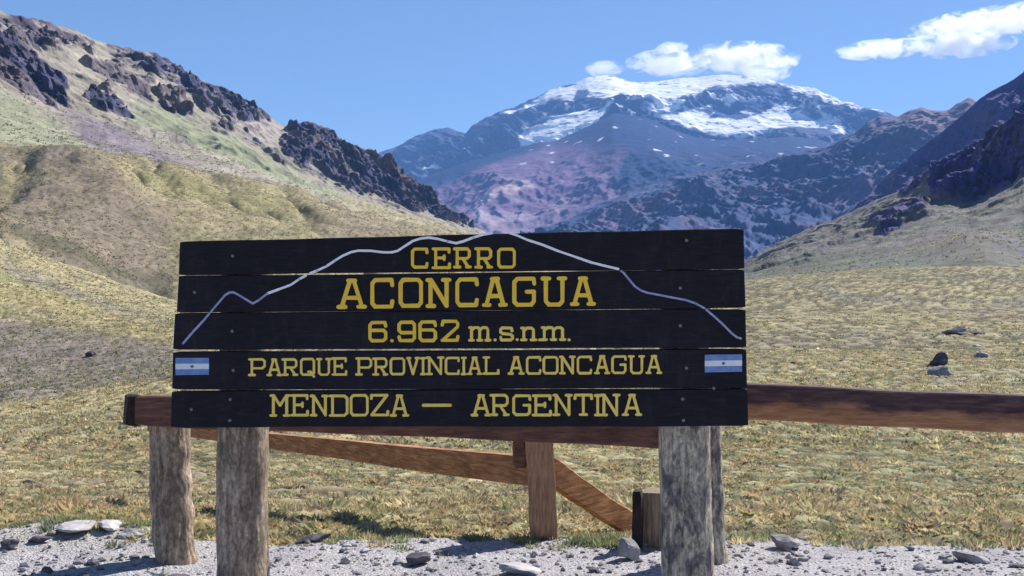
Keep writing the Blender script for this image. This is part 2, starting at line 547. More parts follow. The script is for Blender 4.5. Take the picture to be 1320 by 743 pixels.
amt = (rg - .35) * 30 * slopew + R * (5 + (rg - .4) * 26 + (rg2 - .35) * 22 + (rg3 - .35) * 12 + (strat - .5) * 9) * (.5 + .4 * sc)
amt *= (.12 + .88 * sstep(0, .30, edge))
dv = np.zeros(S.X.shape + (3,)); dv[..., 1] = -.75; dv[..., 2] = .45; dv[..., 0] = .25
S.displace(amt, dv)
S.displace(fbm(S.X, S.Y, S.Z, 18, 3, off=60) * (2.5 + 4 * R) * slopew)
n = S.normal()
slope = 1 - n[..., 2]
w2 = fbm(S.X, S.Y, S.Z, 300, 4, off=47)
c = np.broadcast_to(lin(168, 160, 148, Ks), S.X.shape + (3,)).copy()
c = mixc(c, lin(152, 156, 130, Ks), sstep(0, 20, polydist(S.px, S.py, [(-400, 60), (0, 108), (70, 146), (130, 186), (330, 240), (330, 300), (-400, 300)]) + w * 20) * .8)
c = mixc(c, lin(150, 156, 128, Ks), sstep(-4, 12, polydist(S.px, S.py, [(150, 138), (215, 140), (300, 178), (380, 215), (450, 262), (400, 258), (320, 222), (240, 195), (165, 158)]) + w * 24) * .9)
c = mixc(c, lin(134, 124, 136, Ks), sstep(-4, 10, polydist(S.px, S.py, [(62, 138), (94, 136), (145, 158), (202, 188), (252, 209), (303, 232), (330, 250), (240, 226), (200, 212), (118, 186), (67, 148)]) + w * 14) * .9)
c = mixc(c, lin(172, 162, 156, Ks), sstep(-4, 10, polydist(S.px, S.py, [(300, 158), (360, 160), (372, 190), (360, 196), (330, 184), (305, 172)]) + w * 10) * .9)
c = mixc(c, lin(170, 160, 132, Ks), sstep(420, 470, S.px) * sstep(0, 8, polydist(S.px, S.py, [(400, 230), (470, 256), (620, 305), (620, 330), (400, 330)])) )
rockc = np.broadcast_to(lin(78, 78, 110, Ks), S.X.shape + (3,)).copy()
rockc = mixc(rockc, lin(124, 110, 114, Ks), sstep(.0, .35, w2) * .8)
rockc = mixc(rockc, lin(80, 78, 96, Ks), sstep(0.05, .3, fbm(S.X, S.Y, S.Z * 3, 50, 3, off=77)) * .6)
solid = np.maximum(pm(rocks[0][0], 4, 14, S), np.maximum(pm(rocks[9][0], 4, 6, S), np.maximum(pm(rocks[10][0], 4, 8, S), pm(rocks[1][0], 4, 8, S))))
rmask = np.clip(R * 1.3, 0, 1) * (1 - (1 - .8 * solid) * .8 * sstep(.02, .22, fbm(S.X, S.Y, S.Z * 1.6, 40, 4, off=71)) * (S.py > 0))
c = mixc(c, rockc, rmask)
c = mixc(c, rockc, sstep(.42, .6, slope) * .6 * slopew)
c *= (1 + .35 * wf[..., None] + .25 * w[..., None])
M_mtn = terrain_mat('rock_and_scree', 30, 8, 0.18, 0.30)
o_m1 = mtn1.build('mountain', M_mtn, c, 'rocky mountain with green scree slopes on the left of the valley')

# ---- dark ridge at the right, behind the sunlit slope
xs = pxs(960, 1800, 330, 1000, 1320)
mtn2b = Sheet(xs, [
    ([(960, 360), (1800, 330)], [(960, 2600), (1320, 2150), (1800, 1900)]),
    ([(960, 345), (1060, 300), (1110, 282), (1200, 240), (1320, 190), (1800, 60)], [(960, 2750), (1320, 2300), (1800, 2000)]),
    ([(960, 340), (1060, 292), (1108, 262), (1125, 244), (1150, 218), (1165, 205), (1185, 188), (1210, 170), (1235, 150), (1262, 126), (1290, 108), (1305, 100), (1320, 88), (1400, 40), (1800, -120)],
     [(960, 2950), (1320, 2480), (1800, 2150)])],
    [30, 150], smx=1, smv=3, back=0.08)
S = mtn2b
rg = ridged(S.X, S.Y * .4, S.Z * .6, 300, 6, off=80); rg2 = ridged(S.X, S.Y, S.Z, 80, 4, off=83)
edge = np.clip((S.K - 1 - S.t), 0, 1)
S.displace(((rg - .4) * 90 + (rg2 - .4) * 26) * (.12 + .88 * sstep(0, .4, edge)), np.broadcast_to(np.array([-.5, -.6, .4]), S.X.shape + (3,)))
w = fbm(S.X, S.Y, S.Z, 200, 4, off=85)
c = np.broadcast_to(lin(76, 76, 140, Ks), S.X.shape + (3,)).copy()  # navy of the shaded ridge is put into the rock colour
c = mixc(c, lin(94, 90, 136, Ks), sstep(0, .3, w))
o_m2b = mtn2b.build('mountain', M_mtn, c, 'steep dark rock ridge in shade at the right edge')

# ---- right mountain front: grey green slope with dark cliffs
xs = pxs(860, 1800, 400, 930, 1320)
mtn2 = Sheet(xs, [
    ([(860, 375), (1800, 350)], [(860, 360), (1800, 360)]),
    ([(860, 365), (950, 362), (1100, 335), (1200, 318), (1320, 300), (1800, 240)], [(860, 700), (1320, 620), (1800, 500)]),
    ([(860, 362), (950, 352), (1000, 325), (1100, 295), (1200, 262), (1250, 262), (1320, 228), (1800, 80)], [(860, 1500), (1100, 1250), (1320, 1050), (1800, 900)]),
    ([(860, 358), (930, 352), (965, 334), (1000, 316), (1050, 291), (1080, 280), (1110, 266), (1135, 254), (1160, 244), (1185, 228), (1210, 212), (1240, 196), (1265, 178), (1290, 160), (1320, 142), (1400, 95), (1800, -60)],
     [(860, 2100), (1100, 1560), (1200, 1330), (1320, 1130), (1800, 980)])],
    [12, 110, 110], smx=1.2, smv=3, back=0.10, drop=.4)
S = mtn2
w = fbm(S.X, S.Y, S.Z, 70, 4, off=90); wf = fbm(S.X, S.Y, S.Z, 20, 3, off=93)
R = np.zeros_like(S.X)
for poly, soft, nz, k in [
    ([(1202, 222), (1214, 208), (1250, 190), (1290, 160), (1330, 132), (1500, 40), (1700, 30), (1500, 140), (1330, 224), (1280, 246), (1256, 259), (1222, 259), (1201, 250)], 3, 5, 1.2),
    ([(1125, 290), (1150, 272), (1180, 260), (1200, 262), (1196, 274), (1170, 285), (1140, 302)], 3, 8, .45),
    ([(1155, 244), (1180, 228), (1205, 214), (1204, 224), (1185, 240), (1165, 250)], 3, 8, .7),
    ([(1160, 232), (1190, 222), (1185, 228), (1165, 246)], 3, 6, .5),
    ([(1268, 322), (1290, 310), (1310, 314), (1340, 322), (1320, 340), (1280, 338)], 5, 22, .12)]:
    R = np.maximum(R, k * sstep(-soft, soft, polydist(S.px, S.py, poly) + w * nz + wf * 6))
rg = ridged(S.X, S.Y, S.Z, 150, 6, off=95); rg2 = ridged(S.X, S.Y, S.Z, 45, 4, off=97)
edge = np.clip((S.K - 1 - S.t), 0, 1)
knoll = np.exp(-(((S.px - 1262) / 55) ** 2 + ((S.py - 330) / 20) ** 2))
S.Z += knoll * 10
amt = (rg - .35) * 20 * sstep(500, 900, S.Y) + R * (8 + (rg - .3) * 42 + (rg2 - .3) * 16) * sstep(300, 1000, S.Y)
S.displace(amt * (.2 + .8 * sstep(0, .35, edge)), np.broadcast_to(np.array([-.45, -.7, .45]), S.X.shape + (3,)))
S.Z += fbm(S.X, S.Y, S.Z, 4, 3, off=96) * .5
S.displace(fbm(S.X, S.Y, S.Z, 14, 3, off=98) * (2 + 5 * R) * sstep(400, 700, S.Y))
c = np.broadcast_to(lin(142, 140, 138, Ks), S.X.shape + (3,)).copy()
c = mixc(c, lin(134, 142, 122, Ks), sstep(-.05, .3, fbm(S.X, S.Y, S.Z, 160, 3, off=99)) * .8)
c = mixc(c, lin(160, 148, 146, Ks), sstep(.0, .3, fbm(S.X, S.Y, S.Z * 2, 110, 3, off=101)) * .6)
c = mixc(c, lin(124, 134, 122, Ks), sstep(315, 345, S.py) * .7)
c = mixc(c, lin(164, 154, 150, Ks), np.exp(-((S.py - np.interp(S.px, [960, 1100, 1200, 1320], [345, 282, 245, 262])) / 14) ** 2) * .5)
c = mixc(c, lin(150, 142, 138, Ks), np.clip(knoll * 1.3, 0, 1) * .7)
rc = mixc(np.broadcast_to(lin(72, 70, 136, Ks), c.shape), lin(104, 98, 140, Ks), sstep(.0, .3, w))  # cliff rock with its blue-violet shade put into the colour
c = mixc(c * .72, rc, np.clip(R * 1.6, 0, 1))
c *= (1 + .3 * wf[..., None] + .2 * w[..., None])
o_m2 = mtn2.build('mountain', M_mtn, c, 'grey green slope with dark cliffs on the right of the valley')

# ---- craggy middle ridge on the right of the far valley
M_far = terrain_mat('distant_rock', 140, 40, 0.16, 0.25)
xs = pxs(600, 1500, 400, 620, 1300)
mtn3 = Sheet(xs, [
    ([(600, 350), (1500, 340)], 3600),
    ([(600, 330), (700, 318), (800, 300), (900, 280), (1000, 262), (1100, 240), (1200, 220), (1500, 200)], 4700),
    ([(600, 325), (660, 312), (700, 292), (740, 276), (780, 262), (820, 243), (860, 232), (900, 218), (950, 211), (1000, 204), (1040, 192), (1068, 186), (1085, 176), (1105, 170), (1120, 156), (1140, 150), (1158, 148),
      (1172, 138), (1188, 133), (1202, 139), (1222, 138), (1236, 128), (1250, 121), (1258, 126), (1275, 134), (1500, 120)],
     [(600, 5800), (1000, 6500), (1260, 5600), (1500, 5000)])],
    [40, 150], smx=1, smv=3, back=0.08)
S = mtn3
rg = ridged(S.X, S.Y * .4, S.Z * .5, 620, 6, off=110); rg2 = ridged(S.X + .5 * S.Z, S.Y * .35, S.Z * .6, 190, 5, off=113)
edge = np.clip((S.K - 1 - S.t), 0, 1)
S.displace(((rg - .4) * 200 + (rg2 - .4) * 55 + (ridged(S.X, S.Y, S.Z, 80, 3, off=118) - .4) * 34) * (.35 + .9 * sstep(0, .5, edge)), np.broadcast_to(np.array([-.3, -.7, .4]), S.X.shape + (3,)))
w = fbm(S.X, S.Y, S.Z, 600, 4, off=115); w3 = fbm(S.X, S.Y, S.Z, 160, 3, off=116)
c = np.broadcast_to(lin(60, 82, 130, Ks), S.X.shape + (3,)).copy()  # blue of the distance haze put into the rock colour
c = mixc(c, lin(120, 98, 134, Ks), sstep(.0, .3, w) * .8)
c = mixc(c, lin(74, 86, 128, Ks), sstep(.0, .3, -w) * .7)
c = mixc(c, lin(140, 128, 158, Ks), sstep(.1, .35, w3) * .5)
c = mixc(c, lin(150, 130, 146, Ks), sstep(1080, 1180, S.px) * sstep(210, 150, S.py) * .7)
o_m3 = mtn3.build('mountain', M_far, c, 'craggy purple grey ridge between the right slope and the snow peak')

# ---- dark shoulder below the snow peak
xs = pxs(430, 1300, 380, 500, 1140)
mtn4 = Sheet(xs, [
    ([(430, 350), (1300, 330)], 5600),
    ([(430, 320), (560, 300), (700, 270), (850, 240), (1000, 230), (1300, 220)], 7600),
    ([(430, 275), (520, 238), (560, 222), (600, 208), (640, 197), (671, 188), (693, 182), (715, 180), (740, 169), (765, 157), (790, 144), (807, 145), (837, 151), (857, 161), (880, 170), (899, 176), (929, 179), (978, 178), (1020, 174), (1057, 179), (1090, 188), (1140, 190), (1300, 200)],
     [(430, 9500), (800, 10200), (1300, 9600)])],
    [40, 150], smx=1, smv=3, back=0.06)
S = mtn4
rg = ridged(S.X, S.Y * .45, S.Z * .5, 1300, 6, off=120); rg2 = ridged(S.X - .4 * S.Z, S.Y * .35, S.Z * .6, 330, 5, off=123)
edge = np.clip((S.K - 1 - S.t), 0, 1)
S.displace(((rg - .4) * 380 + (rg2 - .4) * 120 + (ridged(S.X, S.Y, S.Z, 140, 3, off=128) - .4) * 40) * (.06 + .94 * sstep(.02, .6, edge)) * (.12 + .55 * sstep(175, 240, S.py)), np.broadcast_to(np.array([-.2, -.7, .5]), S.X.shape + (3,)))
w = fbm(S.X, S.Y, S.Z, 900, 4, off=125); w3 = fbm(S.X, S.Y, S.Z, 260, 4, off=126)
c = np.broadcast_to(lin(20, 54, 108, Ks), S.X.shape + (3,)).copy()  # shoulder rock painted blue to carry the haze of distance
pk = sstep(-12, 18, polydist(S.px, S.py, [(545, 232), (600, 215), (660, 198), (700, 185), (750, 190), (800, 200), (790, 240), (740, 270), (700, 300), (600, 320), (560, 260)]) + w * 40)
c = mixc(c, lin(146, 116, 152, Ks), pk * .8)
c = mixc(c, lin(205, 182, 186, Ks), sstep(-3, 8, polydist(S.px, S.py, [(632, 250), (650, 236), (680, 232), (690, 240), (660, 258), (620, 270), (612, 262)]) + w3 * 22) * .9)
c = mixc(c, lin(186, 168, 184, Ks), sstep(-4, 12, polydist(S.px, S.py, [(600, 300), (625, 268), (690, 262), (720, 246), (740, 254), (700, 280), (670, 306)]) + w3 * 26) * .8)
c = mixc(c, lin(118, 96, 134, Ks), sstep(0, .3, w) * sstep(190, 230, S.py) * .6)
sn = sstep(.42, .5, fbm(S.X, S.Y, S.Z, 130, 2, off=129)) * sstep(225, 195, S.py) * sstep(150, 165, S.py)
c = mixc(c, lin(240, 240, 245, .95), sn * .8)
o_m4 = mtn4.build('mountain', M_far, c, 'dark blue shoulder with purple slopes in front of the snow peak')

# ---- the great snow peak
xs = pxs(380, 1380, 540, 470, 1180)
peak = Sheet(xs, [
    ([(380, 300), (1380, 280)], 11000),
    ([(380, 240), (470, 232), (560, 225), (700, 185), (800, 150), (900, 172), (1000, 172), (1090, 186), (1200, 200), (1380, 210)], 12500),
    ([(380, 235), (450, 212), (490, 196), (520, 184), (545, 171), (562, 165), (575, 162), (590, 168), (600, 170), (608, 160), (618, 155), (640, 146), (662, 138), (690, 126), (703, 117), (722, 110), (742, 106), (756, 99), (770, 96),
      (786, 96), (802, 101), (822, 106), (850, 104), (876, 100), (900, 98), (930, 95), (965, 97), (990, 101), (1005, 106), (1030, 110), (1050, 113), (1068, 121), (1085, 130), (1105, 135), (1140, 143), (1200, 160), (1380, 190)],
     [(380, 13500), (900, 14500), (1380, 13500)])],
    [30, 190], smx=.8, smv=2, back=0.06)
S = peak
rg = ridged(S.X, S.Y, S.Z, 1500, 6, off=140); rg2 = ridged(S.X, S.Y, S.Z * 1.6, 420, 5, off=143)
edge = np.clip((S.K - 1 - S.t), 0, 1)
damp = 1.0
for q_ in ([(668, 182), (690, 150), (760, 136), (800, 134), (800, 142), (715, 178)], [(690, 130), (760, 96), (930, 92), (1008, 100), (935, 112), (885, 130), (740, 130)], [(838, 141), (900, 142), (1000, 135), (1094, 172), (1090, 182), (1000, 168), (920, 176), (860, 158)]):
    damp = np.minimum(damp, 1 - .86 * sstep(-8, 6, polydist(S.px, S.py, q_)))
S.displace(damp * ((rg - .4) * 520 + (rg2 - .4) * 260) * (.07 + .93 * sstep(.02, .5, edge)), np.broadcast_to(np.array([-.2, -.7, .4]), S.X.shape + (3,)))
S.displace(damp * fbm(S.X, S.Y, S.Z, 110, 3, off=144) * 26)
w = fbm(S.X, S.Y, S.Z, 700, 4, off=145); w3 = fbm(S.X, S.Y, S.Z * 1.5, 190, 4, off=146)
c = np.broadcast_to(lin(78, 96, 140, Ks), S.X.shape + (3,)).copy()  # bare rock tinted blue, standing in for distance haze
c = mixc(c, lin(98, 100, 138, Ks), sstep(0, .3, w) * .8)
snow_polys = [
    ([(688, 130), (700, 120), (722, 110), (742, 106), (756, 99), (772, 94), (802, 99), (830, 104), (860, 102), (905, 96), (930, 93), (965, 95), (1005, 103), (1008, 109), (975, 108), (935, 109), (910, 114), (890, 122), (884, 134), (880, 139),
      (862, 129), (846, 131), (838, 124), (812, 127), (800, 120), (790, 126), (770, 122), (758, 118), (745, 118), (738, 129), (722, 123), (708, 127)], 1.5, 7),
    ([(668, 180), (674, 165), (692, 161), (712, 151), (735, 144), (752, 143), (786, 136), (802, 138), (795, 150), (765, 162), (740, 174), (718, 184), (706, 182), (693, 186), (668, 192)], 1.5, 6),
    ([(796, 118), (850, 106), (905, 102), (907, 118), (890, 140), (864, 147), (838, 142), (812, 130)], 2, 9),
    ([(1000, 101), (1030, 108), (1052, 112), (1072, 122), (1090, 131), (1070, 130), (1040, 122), (1005, 112)], 1.5, 8),
    ([(644, 147), (668, 140), (700, 129), (704, 131), (680, 144), (650, 150)], 1, 4),
    ([(838, 141), (856, 146), (872, 152), (882, 145), (878, 138), (900, 146), (930, 151), (960, 152), (985, 146), (1000, 137), (1022, 141), (1045, 149), (1064, 153), (1084, 164), (1093, 178), (1078, 173), (1060, 165), (1030, 163), (1000, 166), (960, 172), (930, 173), (900, 170), (874, 160), (850, 150)], 1.5, 5),
    ([(912, 122), (940, 126), (960, 132), (940, 140), (925, 133)], 1.5, 7),
    ([(1035, 112), (1050, 113), (1062, 122), (1070, 130), (1058, 126), (1045, 120)], 1, 8),
    ([(545, 214), (556, 214), (572, 218), (560, 223), (548, 222)], 1, 4),
    ([(586, 196), (600, 188), (606, 190), (594, 198)], 1, 4)]
SN = np.zeros_like(S.X)
for poly, soft, nz in snow_polys:
    SN = np.maximum(SN, sstep(-soft, soft, polydist(S.px, S.py, poly) + w3 * nz * 1.4))
SN *= 1 - .7 * sstep(.25, .38, fbm(S.X * .6 - .5 * S.Z, S.Y * .4, S.Z * 2.4, 75, 4, off=153))
SN *= 1 - .85 * sstep(.24, .34, fbm(S.X, S.Y, S.Z * 2, 130, 4, off=151))
spots = sstep(.20, .30, fbm(S.X, S.Y, S.Z, 150, 4, off=149)) * sstep(690, 720, S.px) * sstep(175, 150, S.py) * sstep(1150, 1100, S.px)
SN = np.maximum(SN, spots * .9)
rim = sstep(.10, .03, edge) * sstep(1000, 1030, S.px) * sstep(1180, 1120, S.px) * sstep(-.25, .1, w3)
SN = np.maximum(SN, rim)
# snow mask also follows steepness: wind-scoured steep faces stay bare
n = peak.normal()
SN *= sstep(1.2, .99, 1 - np.clip(n[..., 2], 0, 1))
c = mixc(c, lin(252, 253, 255, .97), SN)
M_peak = terrain_mat('snowy_rock', 150, 40, 0.10, 0.10)
o_pk = peak.build('mountain', M_peak, c, 'distant broad snow covered peak at the head of the valley')

# ---- gravel terrace in the foreground
nx, ny = 380, 210
gx = np.linspace(-9, 9, nx); gy = np.concatenate([np.linspace(-6, 5.9, 60, endpoint=False), np.linspace(5.9, 9.6, ny - 60)])
GX, GY = np.meshgrid(gx, gy)
lip = 7.42 + np.interp(GX, [-9, -3.4, -2.9, -2.4, -2.0, -1.4, -1.0, 0, 1, 3.3, 9], [-.1, -.15, .35, .22, -.1, -.12, .1, .12, .12, -.12, -.1]) + .12 * perlin(GX * 1.1, 0 * GX + 3, 0 * GX)
GZ = .018 * fbm(GX, GY, 0 * GX, .5, 4) + .03 * fbm(GX, GY, 0 * GX, 2.2, 2, off=4)
GZ += .012 * np.abs(perlin(GX * 16, GY * 16, 0 * GX)) + .008 * np.abs(perlin(GX * 35, GY * 35, 0 * GX))
bank = np.exp(-(((GX + 2.75) / .75) ** 2 + ((GY - 7.45) / .4) ** 2))
GZ += .10 * bank
GZ -= sstep(lip - .12, lip + 1.0, GY + .06 * perlin(GX * 6, GY * 6, 0 * GX)) * .62


def gravel_z(x, y):
    i = np.clip(np.searchsorted(gx, x), 1, nx - 1); j = np.clip(np.searchsorted(gy, y), 1, len(gy) - 1)
    return GZ[j, i]


gf = fbm(GX, GY, 0 * GX, .6, 4, off=7)
gcol = np.broadcast_to(lin(206, 203, 208, Ks * 1.0), GX.shape + (3,)).copy()
gcol = mixc(gcol, lin(190, 186, 194, Ks), sstep(-.05, .3, gf) * .8)
gcol = mixc(gcol, lin(214, 208, 200, Ks), np.clip(bank * 1.5, 0, 1) * .8)
gcol = mixc(gcol, lin(170, 160, 120, Ks), sstep(lip - .15, lip + .25, GY))
m, nt, b = new_mat('gravel_dust'); M_gravel = m
co = n_coord(nt)
v1 = n_noise(nt, 45, 5, .7, co); v2 = n_noise(nt, 5, 4, .6, co)
vor = nt.nodes.new('ShaderNodeTexVoronoi'); vor.inputs['Scale'].default_value = 70; nt.links.new(co, vor.inputs['Vector'])
cc = n_mix(nt, 1.0, n_attr(nt), n_ramp(nt, v1, [(.3, .62), (.68, 1.25)]), 'MULTIPLY')
cc = n_mix(nt, 1.0, cc, n_ramp(nt, v2, [(.3, .85), (.7, 1.1)]), 'MULTIPLY')
cc = n_mix(nt, .35, cc, n_mix(nt, 1.0, cc, n_ramp(nt, vor.outputs['Color'], [(0, .55), (1, 1.3)]), 'MULTIPLY'))
nt.links.new(cc, b.inputs['Base Color']); b.inputs['Roughness'].default_value = .95; b.inputs['Specular IOR Level'].default_value = .1
n1 = n_bump(nt, vor.outputs['Distance'], .7, .012, b); n_bump(nt, v1, .8, .012, b, n1)
i = np.arange(GX.size).reshape(GX.shape)
me = np_mesh('gravel_ground', np.stack([GX, GY, GZ], -1).reshape(-1, 3), np.stack([i[:-1, :-1], i[:-1, 1:], i[1:, 1:], i[1:, :-1]], -1).reshape(-1, 4), True, np.clip(gcol, 0, 1).reshape(-1, 3))
o_gr = link_mesh('gravel_ground', me, M_gravel)
tag(o_gr, 'pale grey gravel terrace in the foreground', kind='structure')

# ================================================================== STUFF: pebbles, tussocks, shrubs
# pebbles
def ico():
    bm = bmesh.new(); bmesh.ops.create_icosphere(bm, subdivisions=1, radius=1)
    v = np.array([q.co[:] for q in bm.verts]); f = np.array([[q.index for q in p.verts] for p in bm.faces]); bm.free(); return v, f
IV, IF = ico()


def pebbles(N, xr, yr, smin, smax, power=3.0):
    x = RNG.uniform(*xr, N); y = RNG.uniform(*yr, N)
    s = smin + (smax - smin) * RNG.random(N) ** power
    z = gravel_z(x, y) + s * .15
    jit = RNG.uniform(.7, 1.25, (N, len(IV), 1))
    sc3 = np.stack([RNG.uniform(.8, 1.4, N), RNG.uniform(.7, 1.1, N), RNG.uniform(.45, .85, N)], -1)
    v = IV[None] * jit * sc3[:, None] * s[:, None, None]
    a = RNG.uniform(0, 6.28, N); ca, sa = np.cos(a)[:, None], np.sin(a)[:, None]
    vx = v[..., 0] * ca - v[..., 1] * sa; vy = v[..., 0] * sa + v[..., 1] * ca
    v = np.stack([vx + x[:, None], vy + y[:, None], v[..., 2] + z[:, None]], -1).reshape(-1, 3)
    f = (IF[None] + (np.arange(N) * len(IV))[:, None, None]).reshape(-1, 3)
    tone = RNG.uniform(.45, 1.1, N)
    base = np.stack([lin(206, 202, 208, Ks), lin(166, 162, 172, Ks), lin(220, 212, 204, Ks), lin(126, 122, 132, Ks)])[RNG.choice(4, N, p=[.52, .26, .17, .05])]
    col = np.repeat(base * tone[:, None], len(IV), axis=0)
    return v, f, col


def stack(parts):
    V, Fc, C, n = [], [], [], 0
    for v, f, c in parts:
        V.append(v); Fc.append(f + n); C.append(c); n += len(v)
    return np.concatenate(V), np.concatenate(Fc), np.concatenate(C)


v, f, c = stack([pebbles(6200, (-4.2, 4.2), (6.1, 8.0), .004, .016), pebbles(900, (-4.4, 4.4), (6.1, 8.0), .012, .038, 2.5), pebbles(1300, (-8, 8), (1, 6.1), .008, .03)])
m, nt, b = new_mat('pebble_stone'); M_peb = m
nt.links.new(n_mix(nt, 1.0, n_attr(nt), n_ramp(nt, n_noise(nt, 60, 3, .6, n_coord(nt)), [(.3, .75), (.7, 1.2)]), 'MULTIPLY'), b.inputs['Base Color'])
b.inputs['Roughness'].default_value = .9; b.inputs['Specular IOR Level'].default_value = .2
o = link_mesh('pebbles', np_mesh('pebbles', v, f, False, c), M_peb)
tag(o, 'loose grey pebbles strewn over the gravel terrace', 'pebbles', kind='stuff')

# grass
m, nt, b = new_mat('dry_grass'); M_grass = m
nt.links.new(n_attr(nt), b.inputs['Base Color']); b.inputs['Roughness'].default_value = .8; b.inputs['Specular IOR Level'].default_value = .15
tr = nt.nodes.new('ShaderNodeBsdfTranslucent'); nt.links.new(n_attr(nt), tr.inputs[0])
mx = nt.nodes.new('ShaderNodeMixShader'); mx.inputs[0].default_value = .45
out = [q for q in nt.nodes if q.type == 'OUTPUT_MATERIAL'][0]
nt.links.new(b.outputs[0], mx.inputs[1]); nt.links.new(tr.outputs[0], mx.inputs[2]); nt.links.new(mx.outputs[0], out.inputs[0])

GPAL = 1.12 * np.stack([lin(224, 210, 166, Ks), lin(200, 192, 142, Ks), lin(164, 170, 126, Ks), lin(212, 186, 146, Ks), lin(166, 152, 130, Ks), lin(140, 150, 122, Ks)])


def tufts(P, size, blades, palp, height=.55, wid=.10):
    N = len(P)
    r = np.sqrt(RNG.random((N, blades))) * size[:, None] * .8
    a = RNG.uniform(0, 2 * math.pi, (N, blades))
    bx, by = r * np.cos(a), r * np.sin(a)
    h = size[:, None] * height * RNG.uniform(.6, 1.3, (N, blades)) * (1 - .45 * (r / (size[:, None] * .8 + 1e-9)) ** 2)
    lean = size[:, None] * RNG.uniform(.1, .5, (N, blades))
    a2 = a + RNG.normal(0, .5, (N, blades))
    tx, ty = bx + np.cos(a2) * lean, by + np.sin(a2) * lean
    w = size[:, None] * wid * RNG.uniform(.6, 1.4, (N, blades))
    pa = RNG.uniform(0, 2 * math.pi, (N, blades))
    ox, oy = np.cos(pa) * w, np.sin(pa) * w
    base_z = -.05 * size[:, None] + 0 * h
    v = np.stack([np.stack([bx - ox, by - oy, base_z], -1), np.stack([bx + ox, by + oy, base_z], -1), np.stack([tx, ty, h], -1)], 2)
    v = v + P[:, None, None, :]
    col = GPAL[RNG.choice(len(GPAL), N, p=palp)] * RNG.uniform(.75, 1.15, (N, 1))
    col = np.repeat((col[:, None, :] * RNG.uniform(.75, 1.25, (N, blades, 1))).reshape(-1, 3), 3, axis=0)
    f = np.arange(N * blades * 3).reshape(-1, 3)
    return v.reshape(-1, 3), f, np.clip(col, 0, 1)


def scatter(S, N, pxr, dr, wpow=0.0, mask=None):
    """random points on a sheet, uniform in ground area within distance dr"""
    ok = (S.px[:-1, :-1] >= pxr[0]) & (S.px[:-1, :-1] <= pxr[1]) & (S.Y[:-1, :-1] >= dr[0]) & (S.Y[:-1, :-1] <= dr[1]) & (S.t[:-1, :-1] < S.K - .98)
    A = np.abs(np.diff(S.X, axis=1)[:-1] * np.diff(S.Y, axis=0)[:, :-1]) * ok
    A = A * (S.Y[:-1, :-1] ** -wpow)
    if mask is not None: A = A * mask[:-1, :-1]
    p = (A / A.sum()).ravel()
    k = RNG.choice(len(p), N, p=p); j, i = np.unravel_index(k, A.shape)
    u, w = RNG.random(N), RNG.random(N)
    V = np.stack([S.X, S.Y, S.Z], -1)
    Pt = V[j, i] * ((1 - u) * (1 - w))[:, None] + V[j, i + 1] * (u * (1 - w))[:, None] + V[j + 1, i] * ((1 - u) * w)[:, None] + V[j + 1, i + 1] * (u * w)[:, None]
    return Pt


pal = [.30, .15, .10, .22, .17, .06]
clump = sstep(-.25, .25, fbm(mead.X, mead.Y, 0 * mead.X, 1.6, 3, off=200)) + .10
P1 = scatter(mead, 14500, (-80, 1400), (7.9, 30), .6, clump)
P2 = scatter(mead, 27000, (-80, 1400), (28, 90), .9, clump)
P3 = scatter(mead, 22000, (-60, 1400), (85, 330), 1.0)
PB = scatter(mead, 1300, (-60, 1380), (10.5, 48), .9)
P0 = scatter(mead, 3600, (-40, 1360), (7.75, 13), 1.0)
v, f, c = stack([tufts(PB, RNG.uniform(.12, .27, len(PB)), 50, [.42, .1, .06, .30, .10, .02], .34, .10), tufts(P0, RNG.uniform(.03, .10, len(P0)), 30, pal, .4, .12), tufts(P1, RNG.uniform(.06, .17, len(P1)), 23, pal, .26, .165), tufts(P2, RNG.uniform(.12, .32, len(P2)), 9, pal, .36, .22), tufts(P3, RNG.uniform(.2, .5, len(P3)), 4, [.2, .2, .15, .1, .25, .1], .4, .38)])
o = link_mesh('grass_tussocks', np_mesh('grass_tussocks', v, f, False, c), M_grass)
tag(o, 'dry yellow and green grass tussocks covering the meadow', 'grass', kind='stuff')

# low dark shrubs on the foothills
P4 = scatter(hill1, 24000, (-60, 520), (60, 165), .5)
P5 = scatter(hill2, 30000, (-60, 640), (178, 520), .6)
DP = [.08, .10, .26, .0, .34, .22]
v, f, c = stack([tufts(P4, RNG.uniform(.10, .30, len(P4)), 4, DP, .55, .3), tufts(P5, RNG.uniform(.25, .65, len(P5)), 4, DP, .5, .32)])
c *= .85
o = link_mesh('hillside_shrubs', np_mesh('hillside_shrubs', v, f, False, c), M_grass)
tag(o, 'low scrub speckling the foothills on the left', 'scrub', kind='stuff')
P6 = scatter(mtn2, 5000, (930, 1380), (400, 1250), .6)
P7 = scatter(mtn1, 7000, (-20, 600), (440, 1100), .6)
v, f, c = stack([tufts(P6, RNG.uniform(.5, 1.7, len(P6)), 4, DP, .5, .35), tufts(P7, RNG.uniform(.6, 1.8, len(P7)), 4, DP, .5, .35)])
c *= .8
o = link_mesh('slope_scrub', np_mesh('slope_scrub', v, f, False, c), M_grass)
tag(o, 'sparse scrub and stones dotting the high slopes on both sides', 'scrub', kind='stuff')

